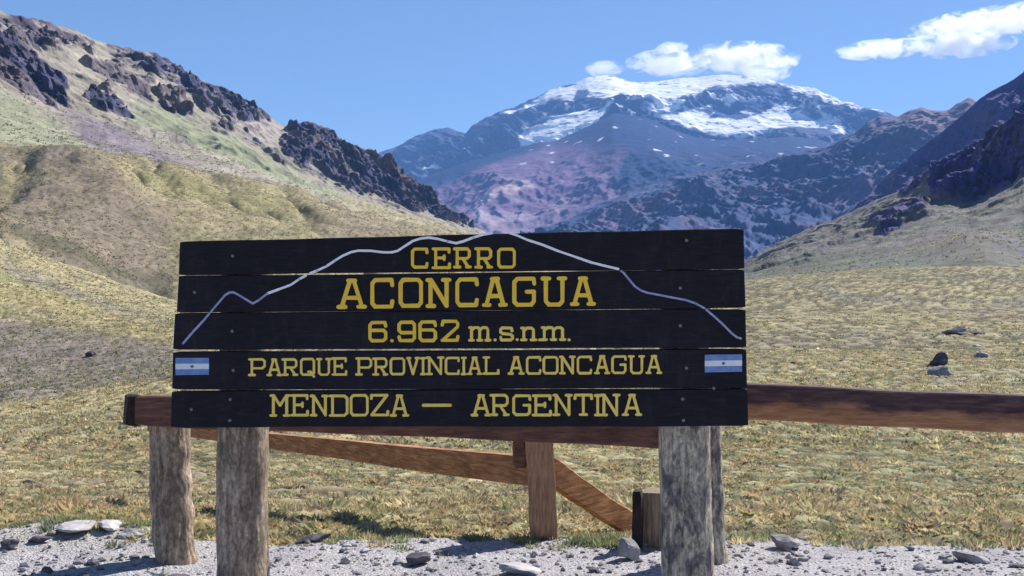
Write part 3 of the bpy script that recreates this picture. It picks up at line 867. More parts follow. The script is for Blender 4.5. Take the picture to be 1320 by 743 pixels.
# greener small tufts along the lip of the gravel
Ng = 620
gxp = np.concatenate([RNG.normal(.55, .12, 90), RNG.uniform(-1.3, .4, 90), RNG.normal(1.62, .10, 50), RNG.uniform(-3.3, 3.3, 390)])
gyp = np.concatenate([RNG.normal(7.35, .10, 90), RNG.normal(7.72, .10, 90), RNG.normal(7.55, .06, 50), RNG.normal(7.52, .16, 390)])
P8 = np.stack([gxp, gyp, gravel_z(gxp, gyp)], -1)
v, f, c = tufts(P8, RNG.uniform(.03, .09, Ng), 40, [.1, .1, .35, .05, .05, .35], .6, .09)
o = link_mesh('green_lip_grass', np_mesh('green_lip_grass', v, f, False, c), M_grass)
tag(o, 'small green grass growing along the edge of the gravel', 'grass', kind='stuff')

# ================================================================== ROCKS
m, nt, b = new_mat('grey_rock'); M_rock = m
co = n_coord(nt)
a = n_noise(nt, 9, 6, .7, co); a2 = n_noise(nt, 2.0, 3, .6, co)
cc = n_ramp(nt, a, [(.25, lin(96, 92, 100)), (.5, lin(150, 146, 152)), (.75, lin(190, 186, 186))])
nt.links.new(n_mix(nt, 1.0, cc, n_ramp(nt, a2, [(.3, .7), (.7, 1.05)]), 'MULTIPLY'), b.inputs['Base Color'])
b.inputs['Roughness'].default_value = .9; n_bump(nt, a, .8, .03, b)
m, nt, b = new_mat('dark_rock'); M_rockd = m
co = n_coord(nt); a = n_noise(nt, 9, 6, .7, co)
nt.links.new(n_ramp(nt, a, [(.25, lin(48, 44, 56)), (.55, lin(86, 80, 92)), (.8, lin(140, 134, 140))]), b.inputs['Base Color'])
b.inputs['Roughness'].default_value = .9; n_bump(nt, a, .8, .03, b)
m, nt, b = new_mat('pale_rock'); M_rockp = m
co = n_coord(nt); a = n_noise(nt, 9, 6, .7, co)
nt.links.new(n_ramp(nt, a, [(.25, lin(140, 137, 142)), (.55, lin(186, 182, 184)), (.8, lin(216, 212, 208))]), b.inputs['Base Color'])
b.inputs['Roughness'].default_value = .9; n_bump(nt, a, .6, .02, b)


def rock_mesh(name, sx, sy, sz, seed, sub=3, cuts=10):
    r = np.random.default_rng(seed)
    bm = bmesh.new(); bmesh.ops.create_icosphere(bm, subdivisions=sub, radius=1)
    v = np.array([q.co[:] for q in bm.verts])
    for k in range(cuts):
        n = r.normal(size=3); n /= np.linalg.norm(n); h = r.uniform(.35, .75)
        dd = v @ n; ex = np.clip(dd - h, 0, None)
        v -= ex[:, None] * n[None] * .95
    nz = fbm(v[:, 0] + seed, v[:, 1], v[:, 2], .6, 4, off=seed)
    v *= (1 + .34 * nz)[:, None]
    v *= np.array([sx, sy, sz])
    for q, p in zip(bm.verts, v): q.co = p
    me = bpy.data.meshes.new(name); bm.to_mesh(me); bm.free()
    return me


def rock(loc, sx, sy, sz, seed, mat, label, rot=0.0, tilt=(0, 0), group=None, name='rock', cat='rock', sub=3):
    o = link_mesh(name, rock_mesh(name, sx, sy, sz, seed, sub), mat)
    o.location = loc; o.rotation_euler = (tilt[0], tilt[1], rot)
    tag(o, label, cat, group)
    return o


def gpt(px, py, z=0.0):
    d = (CAMZ - z) * F / (py - CY)
    return Vector(((px - CX) / F * d, d, z))


def grock(px, py, wpx, hpx, seed, mat, label, depth=None, rot=0.0, tilt=(0, 0), name='rock', sub=3):
    p = gpt(px, py)
    k = p.y / F
    z = float(gravel_z(np.array([p.x]), np.array([p.y]))[0])
    w, h = wpx * k / 2 * 1.35, hpx * k / 2 * 1.45
    return rock((p.x, p.y, z + h * .45), w, depth or w * .8, h, seed, mat, label, rot, tilt, name=name, sub=sub)


grock(812, 724, 28, 32, 3, M_rock, 'upright rough grey rock standing beside the short stub post', tilt=(0, .1))
grock(534, 730, 34, 17, 4, M_rockd, 'dark flat stone lying on the gravel left of centre')
grock(668, 741, 56, 13, 5, M_rockp, 'large white slab half buried in the gravel below the middle post', depth=.14, tilt=(0, .12))
grock(404, 698, 40, 13, 6, M_rockd, 'dark elongated rock on the edge of the gravel, right of the front left post', depth=.07, tilt=(0, -.12))
grock(1010, 708, 34, 17, 8, M_rock, 'grey rock at the grass edge right of the rear right post', tilt=(0, .15))
grock(1107, 700, 26, 9, 9, M_rockd, 'small dark stone on the grass edge below the long right rail')
grock(1252, 722, 38, 13, 10, M_rock, 'low grey rock on the gravel near the right edge', depth=.10, tilt=(0, .25))
grock(14, 713, 24, 11, 12, M_rockd, 'dark stone standing for a shadow at the far left edge of the gravel')  # shadow at the bank given as a stone in dark colour
grock(50, 709, 28, 11, 13, M_rockd, 'dark stone standing for a shadow beside the pale bank, second from the left edge', tilt=(0, -.2))  # dark colour carries the bank's shadow
grock(104, 700, 44, 12, 14, M_rockp, 'broad pale rock on the raised bank, leftmost of the pale ones', depth=.14, tilt=(0, -.08))
grock(143, 699, 30, 11, 17, M_rockp, 'pale lumpy rock in the middle of the raised bank', depth=.10, tilt=(0, .1))
grock(176, 702, 26, 9, 18, M_rock, 'smaller greyish rock on the bank nearest the rear left post', depth=.09, tilt=(0, .2))
grock(62, 738, 18, 8, 15, M_rockd, 'small dark stone in the lower left corner of the gravel')
grock(228, 742, 26, 8, 16, M_rockd, 'dark stone in the shadow at the foot of the rear left post', depth=.1)

# boulders in the meadow
def mrock(px, py, wpx, hpx, seed, mat, label, S=mead, name='boulder', cat='boulder', rot=0.):
    p = S.pick(px, py + hpx * .4); k = p.y / F
    return rock((p.x, p.y, p.z + hpx * k * .25), wpx * k / 2 * 1.5, wpx * k / 2 * 1.1, hpx * k / 2 * 1.7, seed, mat, label, rot, name=name, cat=cat)
mrock(1209, 465, 22, 17, 21, M_rockd, 'dark boulder in the meadow, the upper of two close together')
mrock(1211, 479, 22, 14, 22, M_rock, 'pale grey boulder in the meadow just below the dark one')
mrock(1234, 427, 26, 9, 23, M_rock, 'low grey boulder higher up the meadow, left of its pair')
mrock(1261, 428, 16, 8, 24, M_rockd, 'small dark boulder higher up the meadow, right of its pair')
mrock(1268, 458, 15, 7, 25, M_rock, 'low grey boulder right of the two close boulders')
mrock(1258, 446, 10, 5, 28, M_rockp, 'small white stone above the low boulders in the meadow')
mrock(117, 456, 17, 8, 27, M_rockd, 'single dark rock lying on the near left foothill', S=hill1)

# many small meadow stones: individuals that share look and group
stone_me = [rock_mesh('meadow_stone', 1, .8, .55, 60 + k, 2) for k in range(4)]
for me in stone_me: me.materials.append(M_rockd)
for me in stone_me[2:]: me.materials[0] = M_rock
Pst = scatter(mead, 70, (965, 1400), (60, 260), .6)
Pst2 = scatter(mead, 60, (0, 1320), (10, 50), .8)
for k, p in enumerate(np.concatenate([Pst, Pst2])):
    o = bpy.data.objects.new('meadow_stone', stone_me[k % 4]); COL.objects.link(o)
    o.location = p; s = (.16 + .3 * random.random() ** 2) * (1 if k < 70 else .35)
    o.scale = (s * 1.3, s, s * .8); o.rotation_euler = (0, 0, random.uniform(0, 6.28))
    tag(o, 'small stone lying among the meadow grass', 'stone', 'small stones scattered over the meadow')
gst = [rock_mesh('gravel_stone', 1, .8, .6, 90 + k, 2) for k in range(4)]
for k, me in enumerate(gst): me.materials.append([M_rock, M_rock, M_rock, M_rockp][k])
for k in range(40):
    x = random.uniform(-3.1, 3.1); y = random.uniform(6.45, 7.5)
    o = bpy.data.objects.new('gravel_stone', gst[k % 4]); COL.objects.link(o)
    s = .018 + .032 * random.random() ** 2
    o.location = (x, y, float(gravel_z(np.array([x]), np.array([y]))[0]) + s * .25)
    o.scale = (s * 1.3, s, s * .8); o.rotation_euler = (0, random.uniform(-.3, .3), random.uniform(0, 6.28))
    tag(o, 'fist sized stone lying on the foreground gravel', 'stone', 'fist sized stones on the gravel')

# ================================================================== WOOD MATERIALS
def wood_mat(name, dark, mid, light, grain=(1, 1, 14), rough=.8, bump=.006):
    m, nt, b = new_mat(name)
    co = n_coord(nt, grain)
    a = n_noise(nt, 6, 6, .65, co, .6); co2 = n_coord(nt, (1, 1, 1)); a2 = n_noise(nt, 5, 4, .6, co2)
    cc = n_ramp(nt, a, [(.28, dark), (.5, mid), (.74, light)])
    cc = n_mix(nt, 1.0, cc, n_ramp(nt, a2, [(.3, .72), (.7, 1.15)]), 'MULTIPLY')
    nt.links.new(cc, b.inputs['Base Color']); b.inputs['Roughness'].default_value = rough
    b.inputs['Specular IOR Level'].default_value = .25
    n_bump(nt, a, .6, bump, b)
    return m


def log_mat(name, cols, patch, scale=1.0):
    m, nt, b = new_mat(name)
    co = n_coord(nt, (1, 1, .15)); co2 = n_coord(nt, (1, 1, .55))
    a = n_noise(nt, 26 * scale, 6, .72, co, .4)
    a2 = n_noise(nt, 7 * scale, 5, .7, co2, .8)
    a3 = n_noise(nt, 60, 3, .6, co2)
    cc = n_ramp(nt, a, [(.28, cols[0]), (.48, cols[1]), (.66, cols[2]), (.8, cols[3])])
    cc = n_mix(nt, n_ramp(nt, a2, [(.46, 0.), (.60, .8)]), cc, patch)
    cc = n_mix(nt, 1.0, cc, n_ramp(nt, a3, [(.32, .55), (.62, 1.25)]), 'MULTIPLY')
    nt.links.new(cc, b.inputs['Base Color']); b.inputs['Roughness'].default_value = .92
    b.inputs['Specular IOR Level'].default_value = .12
    n1 = n_bump(nt, a, .9, .012, b); n_bump(nt, a2, .7, .02, b, n1)
    return m


M_logL = log_mat('weathered_log', [lin(84, 72, 66), lin(158, 138, 122), lin(202, 184, 164), lin(236, 222, 202)], lin(122, 112, 98))
M_logR = log_mat('lichen_log', [lin(96, 88, 90), lin(176, 166, 150), lin(214, 204, 182), lin(238, 230, 206)], lin(80, 74, 88), 1.3)
M_railR = wood_mat('stained_rail', lin(96, 52, 44), lin(136, 84, 62), lin(176, 122, 82), (1.0, 1.0, 8))
M_rail = wood_mat('orange_rail', lin(112, 72, 50), lin(172, 120, 82), lin(214, 164, 116), (1.0, 1.0, 8))
M_rtop = wood_mat('dark_top_rail', lin(80, 56, 54), lin(112, 80, 72), lin(146, 108, 90), (1.0, 1.0, 8))
M_sq = wood_mat('square_post_wood', lin(130, 96, 78), lin(170, 132, 104), lin(200, 164, 130), (12, 12, 1.0))
M_stub = wood_mat('grey_stub_wood', lin(92, 80, 72), lin(140, 124, 108), lin(176, 160, 140), (12, 12, 1.0))
M_endd = wood_mat('dark_end_and_shade', lin(30, 22, 26), lin(48, 36, 40), lin(84, 64, 58), (6, 6, 2))  # dark rail end; on the stub it paints the shaded side

# long right rail: dark brown on the upper half, orange below
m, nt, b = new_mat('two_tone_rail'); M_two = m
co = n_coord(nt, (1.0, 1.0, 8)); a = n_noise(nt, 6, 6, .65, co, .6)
orange_c = n_ramp(nt, a, [(.28, lin(132, 92, 68)), (.5, lin(166, 120, 88)), (.74, lin(196, 152, 116))])
brown_c = n_ramp(nt, a, [(.28, lin(58, 44, 50)), (.5, lin(82, 62, 66)), (.74, lin(118, 92, 84))])
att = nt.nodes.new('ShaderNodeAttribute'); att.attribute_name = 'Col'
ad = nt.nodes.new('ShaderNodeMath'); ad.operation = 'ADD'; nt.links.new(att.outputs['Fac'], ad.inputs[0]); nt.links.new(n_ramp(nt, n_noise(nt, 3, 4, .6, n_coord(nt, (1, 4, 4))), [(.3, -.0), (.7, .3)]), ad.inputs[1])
nt.links.new(n_mix(nt, n_ramp(nt, ad.outputs[0], [(.5, 0.), (.72, 1.)]), orange_c, brown_c), b.inputs['Base Color'])
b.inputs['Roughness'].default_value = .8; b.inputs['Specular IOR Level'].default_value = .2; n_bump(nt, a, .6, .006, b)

# black sign paint
m, nt, b = new_mat('black_sign_paint'); M_black = m
co = n_coord(nt, (2.2, 2, 26)); a = n_noise(nt, 5, 6, .7, co, .3)
co2 = n_coord(nt, (5, 4, 1.6)); a2 = n_noise(nt, 3, 6, .75, co2); a3 = n_noise(nt, 2.0, 4, .6, n_coord(nt))
cc = n_ramp(nt, a, [(.3, lin(12, 11, 22)), (.55, lin(22, 20, 34)), (.8, lin(48, 44, 54))])
cc = n_mix(nt, n_ramp(nt, a2, [(.52, 0.), (.75, .45)]), cc, lin(58, 54, 62))
cc = n_mix(nt, 1.0, cc, n_ramp(nt, a3, [(.3, .7), (.7, 1.25)]), 'MULTIPLY')
nt.links.new(cc, b.inputs['Base Color']); b.inputs['Roughness'].default_value = .62
b.inputs['Specular IOR Level'].default_value = .25; n_bump(nt, a, .5, .003, b)


def paint_mat(name, c, c2, rough=.6):
    m, nt, b = new_mat(name)
    a = n_noise(nt, 22, 4, .65, n_coord(nt))
    nt.links.new(n_ramp(nt, a, [(.32, c2), (.6, c)]), b.inputs['Base Color']); b.inputs['Roughness'].default_value = rough
    n_bump(nt, a, .25, .002, b)
    return m
M_yel = paint_mat('yellow_lettering_paint', (1.0, .68, .05), (1.0, .58, .05))
M_pal = paint_mat('pale_yellow_lettering_paint', (1.0, .76, .17), (1.0, .66, .10))
M_white = paint_mat('white_line_paint', (.97, .97, 1.0), (.88, .88, .96))
M_wblue = paint_mat('faded_line_paint', (.42, .44, .66), (.26, .28, .50))
M_fblue = paint_mat('flag_blue_paint', lin(122, 154, 206), lin(96, 124, 186))
M_fwhite = paint_mat('flag_white_paint', (.85, .88, .95), (.7, .76, .92))
M_fsun = paint_mat('flag_sun_paint', lin(120, 120, 100), lin(100, 105, 100))
m, nt, b = new_mat('bolt_steel'); M_bolt = m
b.inputs['Base Color'].default_value = (.22, .2, .2, 1); b.inputs['Metallic'].default_value = .3; b.inputs['Roughness'].default_value = .55

# ================================================================== SIGN
DL, DR = 6.05, 5.63
pL = Vector(((221 - CX) / F * DL, DL, 0)); pR = Vector(((964 - CX) / F * DR, DR, 0))
U = (pR - pL).normalized(); NV = Vector((U.y, -U.x, 0))      # NV points to the camera
if NV.y > 0: NV = -NV


def uv(px, py):
    """bearing/elevation ray meets the sign's front plane -> (u, v) in metres on that plane"""
    r = Vector(((px - CX) / F, 1.0, (CY - py) / F)); o = Vector((0, 0, CAMZ))
    t = (pL - o).dot(NV) / r.dot(NV)
    p = o + r * t
    return (p - pL).dot(U), p.z


def W(u, v, w=0.0):
    return pL + U * u + NV * w + Vector((0, 0, v))


sign_base = W(*((uv(592, 551)[0], 0)), -.12)
sign = empty('park_sign', sign_base)
tag(sign, 'black plank park sign with yellow lettering on two thick log posts', 'sign')

TH = .045
GAPW = [([230, 335, 350, 420, 720, 742, 760, 960], [.5, .5, 1.5, 1.9, 1.5, 1.0, .35, .35]), ([228, 900, 912, 925, 961], [.35, .35, .5, 1.6, 1.7]),
        ([222, 300, 335, 600, 850, 900, 925, 963], [2.6, 2.2, 2.7, 2.4, 2.2, 1.2, 1.8, 1.8]), ([222, 300, 340, 540, 575, 640, 665, 735, 850, 964], [2.3, 1.8, 1.2, 1.0, .4, .4, 1.3, 1.0, 2.0, .4])]
planks_px = [  # TL, TR, BR, BL
    ((232, 311.5), (958.5, 294.2), (959.5, 346.3), (230.5, 354.6)),
    ((230.5, 356.3), (959.5, 348.2), (961, 397.0), (228, 402.9)),
    ((225.5, 404.2), (961, 398.9), (962, 448.1), (223, 451.0)),
    ((223, 454.0), (962, 450.4), (963, 500.2), (222, 502.2)),
    ((221.5, 504.9), (963.5, 501.8), (964.5, 549.6), (220.5, 551.3)),
]


def plank(idx, q):
    (a, b2, c2, d2) = [uv(*p) for p in q]
    n = 90
    r = random.Random(idx + 40)
    bm = bmesh.new(); rows = []
    bv = .004
    ph = [r.uniform(0, 6) for _ in range(4)]
    for i in range(n + 1):
        t = i / n
        tu, tv = a[0] + (b2[0] - a[0]) * t, a[1] + (b2[1] - a[1]) * t
        bu, bvv = d2[0] + (c2[0] - d2[0]) * t, d2[1] + (c2[1] - d2[1]) * t
        wob = .0012 * math.sin(9 * t + ph[0]) + .0008 * math.sin(31 * t + ph[1])
        wob2 = .0012 * math.sin(8 * t + ph[2]) + .0008 * math.sin(27 * t + ph[3])
        xpx = 226 + (962 - 226) * t; kpx = 5.85 / F
        jt = jb = 0.
        if idx > 0:
            full = (q[0][1] - planks_px[idx - 1][3][1]) * (1 - t) + (q[1][1] - planks_px[idx - 1][2][1]) * t
            jt = (full - float(np.interp(xpx, *GAPW[idx - 1]))) / 2 * kpx
        if idx < 4:
            full = (planks_px[idx + 1][0][1] - q[3][1]) * (1 - t) + (planks_px[idx + 1][1][1] - q[2][1]) * t
            jb = (full - float(np.interp(xpx, *GAPW[idx]))) / 2 * kpx
        tv += jt + wob * (.35 if idx > 0 else 1); bvv += -jb + wob2 * (.35 if idx < 4 else 1)
        e = 0
        if i == 0 or i == n: e = .004
        cup = .0015 * math.sin(5 * t + ph[0])
        prof = [(tu, tv - bv - e, cup), (tu, tv - e, cup - bv), (tu, tv - e, -TH + bv), (tu, tv - bv - e, -TH), (bu, bvv + bv + e, -TH), (bu, bvv + e, -TH + bv), (bu, bvv + e, cup - bv), (bu, bvv + bv + e, cup)]
        rows.append([bm.verts.new(W(*p)) for p in prof])
    for i in range(n):
        for k in range(8):
            bm.faces.new((rows[i][k], rows[i + 1][k], rows[i + 1][(k + 1) % 8], rows[i][(k + 1) % 8]))
    bm.faces.new(rows[0]); bm.faces.new(list(reversed(rows[-1])))
    bmesh.ops.recalc_face_normals(bm, faces=bm.faces)
    me = bpy.data.meshes.new('plank'); bm.to_mesh(me); bm.free()
    return link_mesh('plank', me, M_black, sign)


planks = [plank(i, q) for i, q in enumerate(planks_px)]

# stroke lettering
def rr(x0, x1, y0, y1, c=.13):
    return [(x0 + c, y1), (x1 - c, y1), (x1, y1 - c), (x1, y0 + c), (x1 - c, y0), (x0 + c, y0), (x0, y0 + c), (x0, y1 - c), (x0 + c, y1)]
G = {
    'A': [[(.12, 0), (.43, 1), (.57, 1), (.88, 0)], [(.26, .34), (.74, .34)], [(0, 0), (.26, 0)], [(.74, 0), (1, 0)], [(.36, 1), (.64, 1)]],
    'C': [[(1, .8), (.96, 1), (.14, 1), (0, .87), (0, .13), (.14, 0), (.96, 0), (1, .2)]],
    'E': [[(.16, 0), (.16, 1)], [(0, 1), (.97, 1), (.97, .82)], [(0, 0), (1, 0), (1, .2)], [(.16, .52), (.66, .52)], [(.68, .62), (.68, .42)]],
    'R': [[(.17, 0), (.17, 1)], [(0, 1), (.8, 1), (.93, .88), (.93, .6), (.8, .47), (.17, .47)], [(.52, .47), (.86, 0)], [(0, 0), (.34, 0)], [(.76, 0), (1, 0)]],
    'P': [[(.17, 0), (.17, 1)], [(0, 1), (.84, 1), (1, .88), (1, .56), (.84, .43), (.17, .43)], [(0, 0), (.36, 0)]],
    'O': [rr(0, 1, 0, 1)],
    'Q': [rr(0, 1, 0, 1), [(.55, .18), (.75, .18), (1.0, -.12)]],
    'D': [[(.14, 0), (.14, 1)], [(0, 1), (.84, 1), (1, .87), (1, .13), (.84, 0), (0, 0)]],
    'N': [[(.14, 0), (.14, 1)], [(0, 1), (.16, 1), (.86, 0)], [(.86, 0), (.86, 1)], [(0, 0), (.3, 0)], [(.7, 1), (1, 1)]],
    'M': [[(.14, 0), (.14, 1)], [(0, 1), (.16, 1), (.5, .5), (.84, 1), (1, 1)], [(.86, 1), (.86, 0)], [(0, 0), (.28, 0)], [(.72, 0), (1, 0)]],
    'G': [[(1, .8), (.96, 1), (.14, 1), (0, .87), (0, .13), (.14, 0), (.84, 0), (.98, .13), (.98, .5), (.62, .5)]],
    'U': [[(.14, 1), (.14, .13), (.28, 0), (.74, 0), (.87, .13), (.87, 1)], [(0, 1), (.3, 1)], [(.7, 1), (1, 1)]],
    'V': [[(.1, 1), (.5, 0), (.9, 1)], [(0, 1), (.26, 1)], [(.74, 1), (1, 1)]],
    'I': [[(.5, 0), (.5, 1)], [(0, 0), (1, 0)], [(0, 1), (1, 1)]],
    'L': [[(.17, 1), (.17, 0)], [(0, 1), (.36, 1)], [(0, 0), (1, 0), (1, .2)]],
    'T': [[(.5, 0), (.5, 1)], [(0, .82), (.02, 1), (.98, 1), (1, .82)], [(.3, 0), (.7, 0)]],
    'Z': [[(.02, .82), (.04, 1), (.95, 1), (.05, 0), (.98, 0), (1, .18)]],
    '6': [[(1, .8), (.94, 1), (.14, 1), (0, .87), (0, .13), (.14, 0), (.86, 0), (1, .13), (1, .44), (.86, .57), (0, .57)]],
    '9': [[(0, .2), (.06, 0), (.86, 0), (1, .13), (1, .87), (.86, 1), (.14, 1), (0, .87), (0, .56), (.14, .43), (1, .43)]],
    '2': [[(.0, .8), (.06, 1), (.88, 1), (1, .88), (.97, .7), (.08, .04)], [(0, 0), (.96, 0), (1, .2)]],
    '.': [[(.35, 0), (.65, 0)]],
    'm': [[(.1, 0), (.1, 1)], [(0, 1), (.1, 1)], [(.1, .78), (.24, 1), (.42, 1), (.5, .86), (.5, 0)], [(.5, .78), (.64, 1), (.82, 1), (.9, .86), (.9, 0)], [(0, 0), (.2, 0)], [(.4, 0), (.6, 0)], [(.8, 0), (1, 0)]],
    'n': [[(.16, 0), (.16, 1)], [(0, 1), (.16, 1)], [(.16, .78), (.38, 1), (.68, 1), (.82, .86), (.82, 0)], [(0, 0), (.32, 0)], [(.66, 0), (1, 0)]],
    's': [[(.93, .76), (.9, 1), (.15, 1), (.04, .88), (.04, .66), (.18, .54), (.82, .46), (.97, .34), (.97, .12), (.84, 0), (.1, 0), (.05, .24)]],
    '-': [[(0, .5), (1, .5)]],
}


def stroke_bm(bm, pts, hw, w0, thick, seed=0):
    """one rounded ribbon along pts (u, v), standing proud of the board by thick"""
    r = random.Random(seed)
    def face_prism(outline):
        f = [bm.verts.new(W(u, v, w0 + thick)) for u, v in outline]
        g = [bm.verts.new(W(u, v, w0 - .003)) for u, v in outline]
        bm.faces.new(f)
        n = len(f)
        for i in range(n):
            bm.faces.new((f[i], g[i], g[(i + 1) % n], f[(i + 1) % n]))
    for i in range(len(pts) - 1):
        (x0, y0), (x1, y1) = pts[i], pts[i + 1]
        L = math.hypot(x1 - x0, y1 - y0)
        if L < 1e-6: continue
        dx, dy = (x1 - x0) / L, (y1 - y0) / L
        a0 = math.atan2(dy, dx)
        h0 = hw * r.uniform(.9, 1.12); h1 = hw * r.uniform(.9, 1.12)
        out = []
        for k in range(5):
            a = a0 + math.pi / 2 + math.pi * k / 4
            out.append((x0 + h0 * math.cos(a), y0 + h0 * math.sin(a)))
        for k in range(5):
            a = a0 - math.pi / 2 + math.pi * k / 4
            out.append((x1 + h1 * math.cos(a), y1 + h1 * math.sin(a)))
        # each segment a hair deeper than the last, so no two faces share a plane
        w0 += .00012
        face_prism(out)


def lettering(parent, glyphs, yl, yr, px0, px1, hwpx, mat, label):
    """glyphs: (char, x0, x1[, top, bottom]); yl/yr = (top, bottom) at px0 / px1 in photo pixels"""
    bm = bmesh.new()
    for gi, gph in enumerate(glyphs):
        ch, x0, x1 = gph[:3]
        x0 += hwpx; x1 -= hwpx
        if x1 < x0: x0 = x1 = (x0 + x1) / 2
        rg_ = random.Random(gi * 7 + int(px0))
        jt, jb = rg_.uniform(-.5, .5), rg_.uniform(-.5, .5)
        for si, st_ in enumerate(G[ch]):
            pts = []
            for (gx_, gy_) in st_:
                X = x0 + (x1 - x0) * gx_
                t = (X - px0) / (px1 - px0)
                top_ = yl[0] + (yr[0] - yl[0]) * t + hwpx + jt; bot = yl[1] + (yr[1] - yl[1]) * t - hwpx + jb
                pts.append(uv(X, bot + (top_ - bot) * gy_))
            stroke_bm(bm, pts, hwpx * 5.85 / F, .0022 + .0006 * (si % 5), .0012, gi * 11 + si)
    bmesh.ops.recalc_face_normals(bm, faces=bm.faces)
    me = bpy.data.meshes.new('lettering'); bm.to_mesh(me); bm.free()
    o = link_mesh('lettering', me, mat, parent); o['label'] = label
    return o


lettering(planks[0], [('C', 530, 552.5), ('E', 556.5, 581.5), ('R', 584, 608.5), ('R', 611.5, 636), ('O', 641, 665)], (319, 347), (319, 346), 530, 665, 1.9, M_yel, 'yellow lettering CERRO')
lettering(planks[1], [('A', 434, 473.5), ('C', 477.5, 508.5), ('O', 514, 545.5), ('N', 548.5, 582.5), ('C', 587, 617.5), ('A', 621, 655), ('G', 660.5, 691.5), ('U', 697, 731.5), ('A', 734.5, 768.5)],
          (359.5, 398.5), (356, 394.5), 434, 768, 2.6, M_yel, 'large yellow lettering ACONCAGUA')
lettering(planks[2], [('6', 475, 499.5), ('.', 502.5, 508.5), ('9', 512.5, 536.5), ('6', 539.5, 563.5), ('2', 568, 592.5)], (413.5, 442), (412.5, 441), 475, 592, 2.1, M_yel, 'yellow figures 6.962')
lettering(planks[2], [('m', 603.5, 633.5), ('.', 635.5, 641), ('s', 643, 663), ('.', 664.5, 669), ('n', 670.5, 693), ('.', 693, 698), ('m', 697, 730), ('.', 731, 736.5)], (421, 440.5), (421, 440), 603, 737, 1.8, M_pal, 'yellow lettering m.s.n.m.')
lettering(planks[3], [('P', 320, 343), ('A', 343.5, 364.5), ('R', 363, 385), ('Q', 387, 406.5), ('U', 407.5, 428), ('E', 427.5, 448)], (462, 485), (457.5, 482), 320, 853, 1.55, M_pal, 'yellow lettering PARQUE')
lettering(planks[3], [('P', 458, 480), ('R', 480, 501), ('O', 502.5, 522.5), ('V', 523.5, 541.5), ('I', 541.5, 549.5),
                      ('N', 549, 573), ('C', 573.5, 593), ('I', 594, 602), ('A', 602, 622), ('L', 622, 644)], (462, 485), (457.5, 482), 320, 853, 1.55, M_pal, 'yellow lettering PROVINCIAL')
lettering(planks[3], [('A', 654.5, 676.5), ('C', 678, 698), ('O', 699.5, 720), ('N', 720.5, 742.5), ('C', 743.5, 763.5), ('A', 765.5, 787), ('G', 788, 808), ('U', 809.5, 831.5), ('A', 832, 854)],
          (462, 485), (457.5, 482), 320, 853, 1.55, M_pal, 'smaller yellow lettering ACONCAGUA')
lettering(planks[4], [('M', 347.5, 375), ('E', 374.5, 398.5), ('N', 399.5, 424.5), ('D', 424, 449.5), ('O', 451, 475.5), ('Z', 476.5, 502), ('A', 502.5, 528)], (508.5, 537.5), (508, 536.5), 347, 828, 1.75, M_pal, 'yellow lettering MENDOZA')
lettering(planks[4], [('-', 544, 582.5)], (508.5, 537.5), (508, 536.5), 347, 828, 1.9, M_pal, 'yellow painted dash')
lettering(planks[4], [('A', 607, 634), ('R', 631, 657.5), ('G', 660.5, 685), ('E', 685.5, 711.5),
                      ('N', 712, 738.5), ('T', 739.5, 764.5), ('I', 765.5, 775.5), ('N', 773.5, 800), ('A', 801.5, 828)], (508.5, 537.5), (508, 536.5), 347, 828, 1.75, M_pal, 'yellow lettering ARGENTINA')

# painted mountain outline, in a child per plank so each stays on its board
line = [(236, 443), (249, 428), (262, 414), (276, 397.5), (290, 381), (296, 377.3), (301, 377), (308, 380.5), (326, 391.5), (334, 387), (345, 378.5), (360, 373), (375, 367.5), (386, 360), (397, 354), (409, 349), (421, 343.5), (432, 336), (442, 330), (452, 325.5), (462, 323.3), (478, 323.5),
        (494, 325.5), (505, 325.5), (513, 323.5), (522, 317.5), (532, 311), (543, 307.5), (553, 306.5), (564, 308), (577, 311.5), (588, 313.8), (597, 311.5), (610, 306.5), (622, 302.8), (634, 300.8)]
line2 = [(656, 300.2), (666, 303.5), (680, 309.5), (700, 316), (720, 324), (742, 331.5), (762, 338.5), (782, 343.5), (797, 347), (804, 352), (811, 360.5), (818, 369), (826, 374.5), (834, 377.5), (850, 380.5), (868, 384), (884, 387), (896, 391), (908, 397.5), (920, 407.5), (932, 418.5), (944, 430.5), (950, 435), (955, 436.5)]
gapsy = [lambda x: 355.4 - (x - 231) * (355.4 - 347.2) / 729, lambda x: 403.5 - (x - 228) * (403.5 - 398) / 733]


def line_part(pts, name_mat, hwpx, label, seed):
    bm = bmesh.new()
    # cut where the joints between planks run
    for i in range(len(pts) - 1):
        (x0, y0), (x1, y1) = pts[i], pts[i + 1]
        n = max(1, int(math.hypot(x1 - x0, y1 - y0) / 3))
        for k in range(n):
            t0, t1 = k / n, (k + 1) / n
            a = (x0 + (x1 - x0) * t0, y0 + (y1 - y0) * t0); b_ = (x0 + (x1 - x0) * t1, y0 + (y1 - y0) * t1)
            mx_, my_ = (a[0] + b_[0]) / 2, (a[1] + b_[1]) / 2
            if any(abs(my_ - g(mx_)) < 1.3 for g in gapsy): continue
            stroke_bm(bm, [uv(*a), uv(*b_)], hwpx * 5.85 / F, .0018 + .0003 * ((i * 3 + k) % 5), .0008, seed + i)
    bmesh.ops.recalc_face_normals(bm, faces=bm.faces)
    me = bpy.data.meshes.new('painted_outline'); bm.to_mesh(me); bm.free()
    o = link_mesh('painted_outline', me, name_mat, sign); o['label'] = label
    return o
line_part(line[:11], M_wblue, 1.35, 'faded bluish left end of the painted mountain outline', 1)
line_part(line[10:], M_white, 1.5, 'white painted mountain outline rising to the peak', 2)
line_part(line2[:9], M_white, 1.5, 'white painted mountain outline falling from the peak', 3)
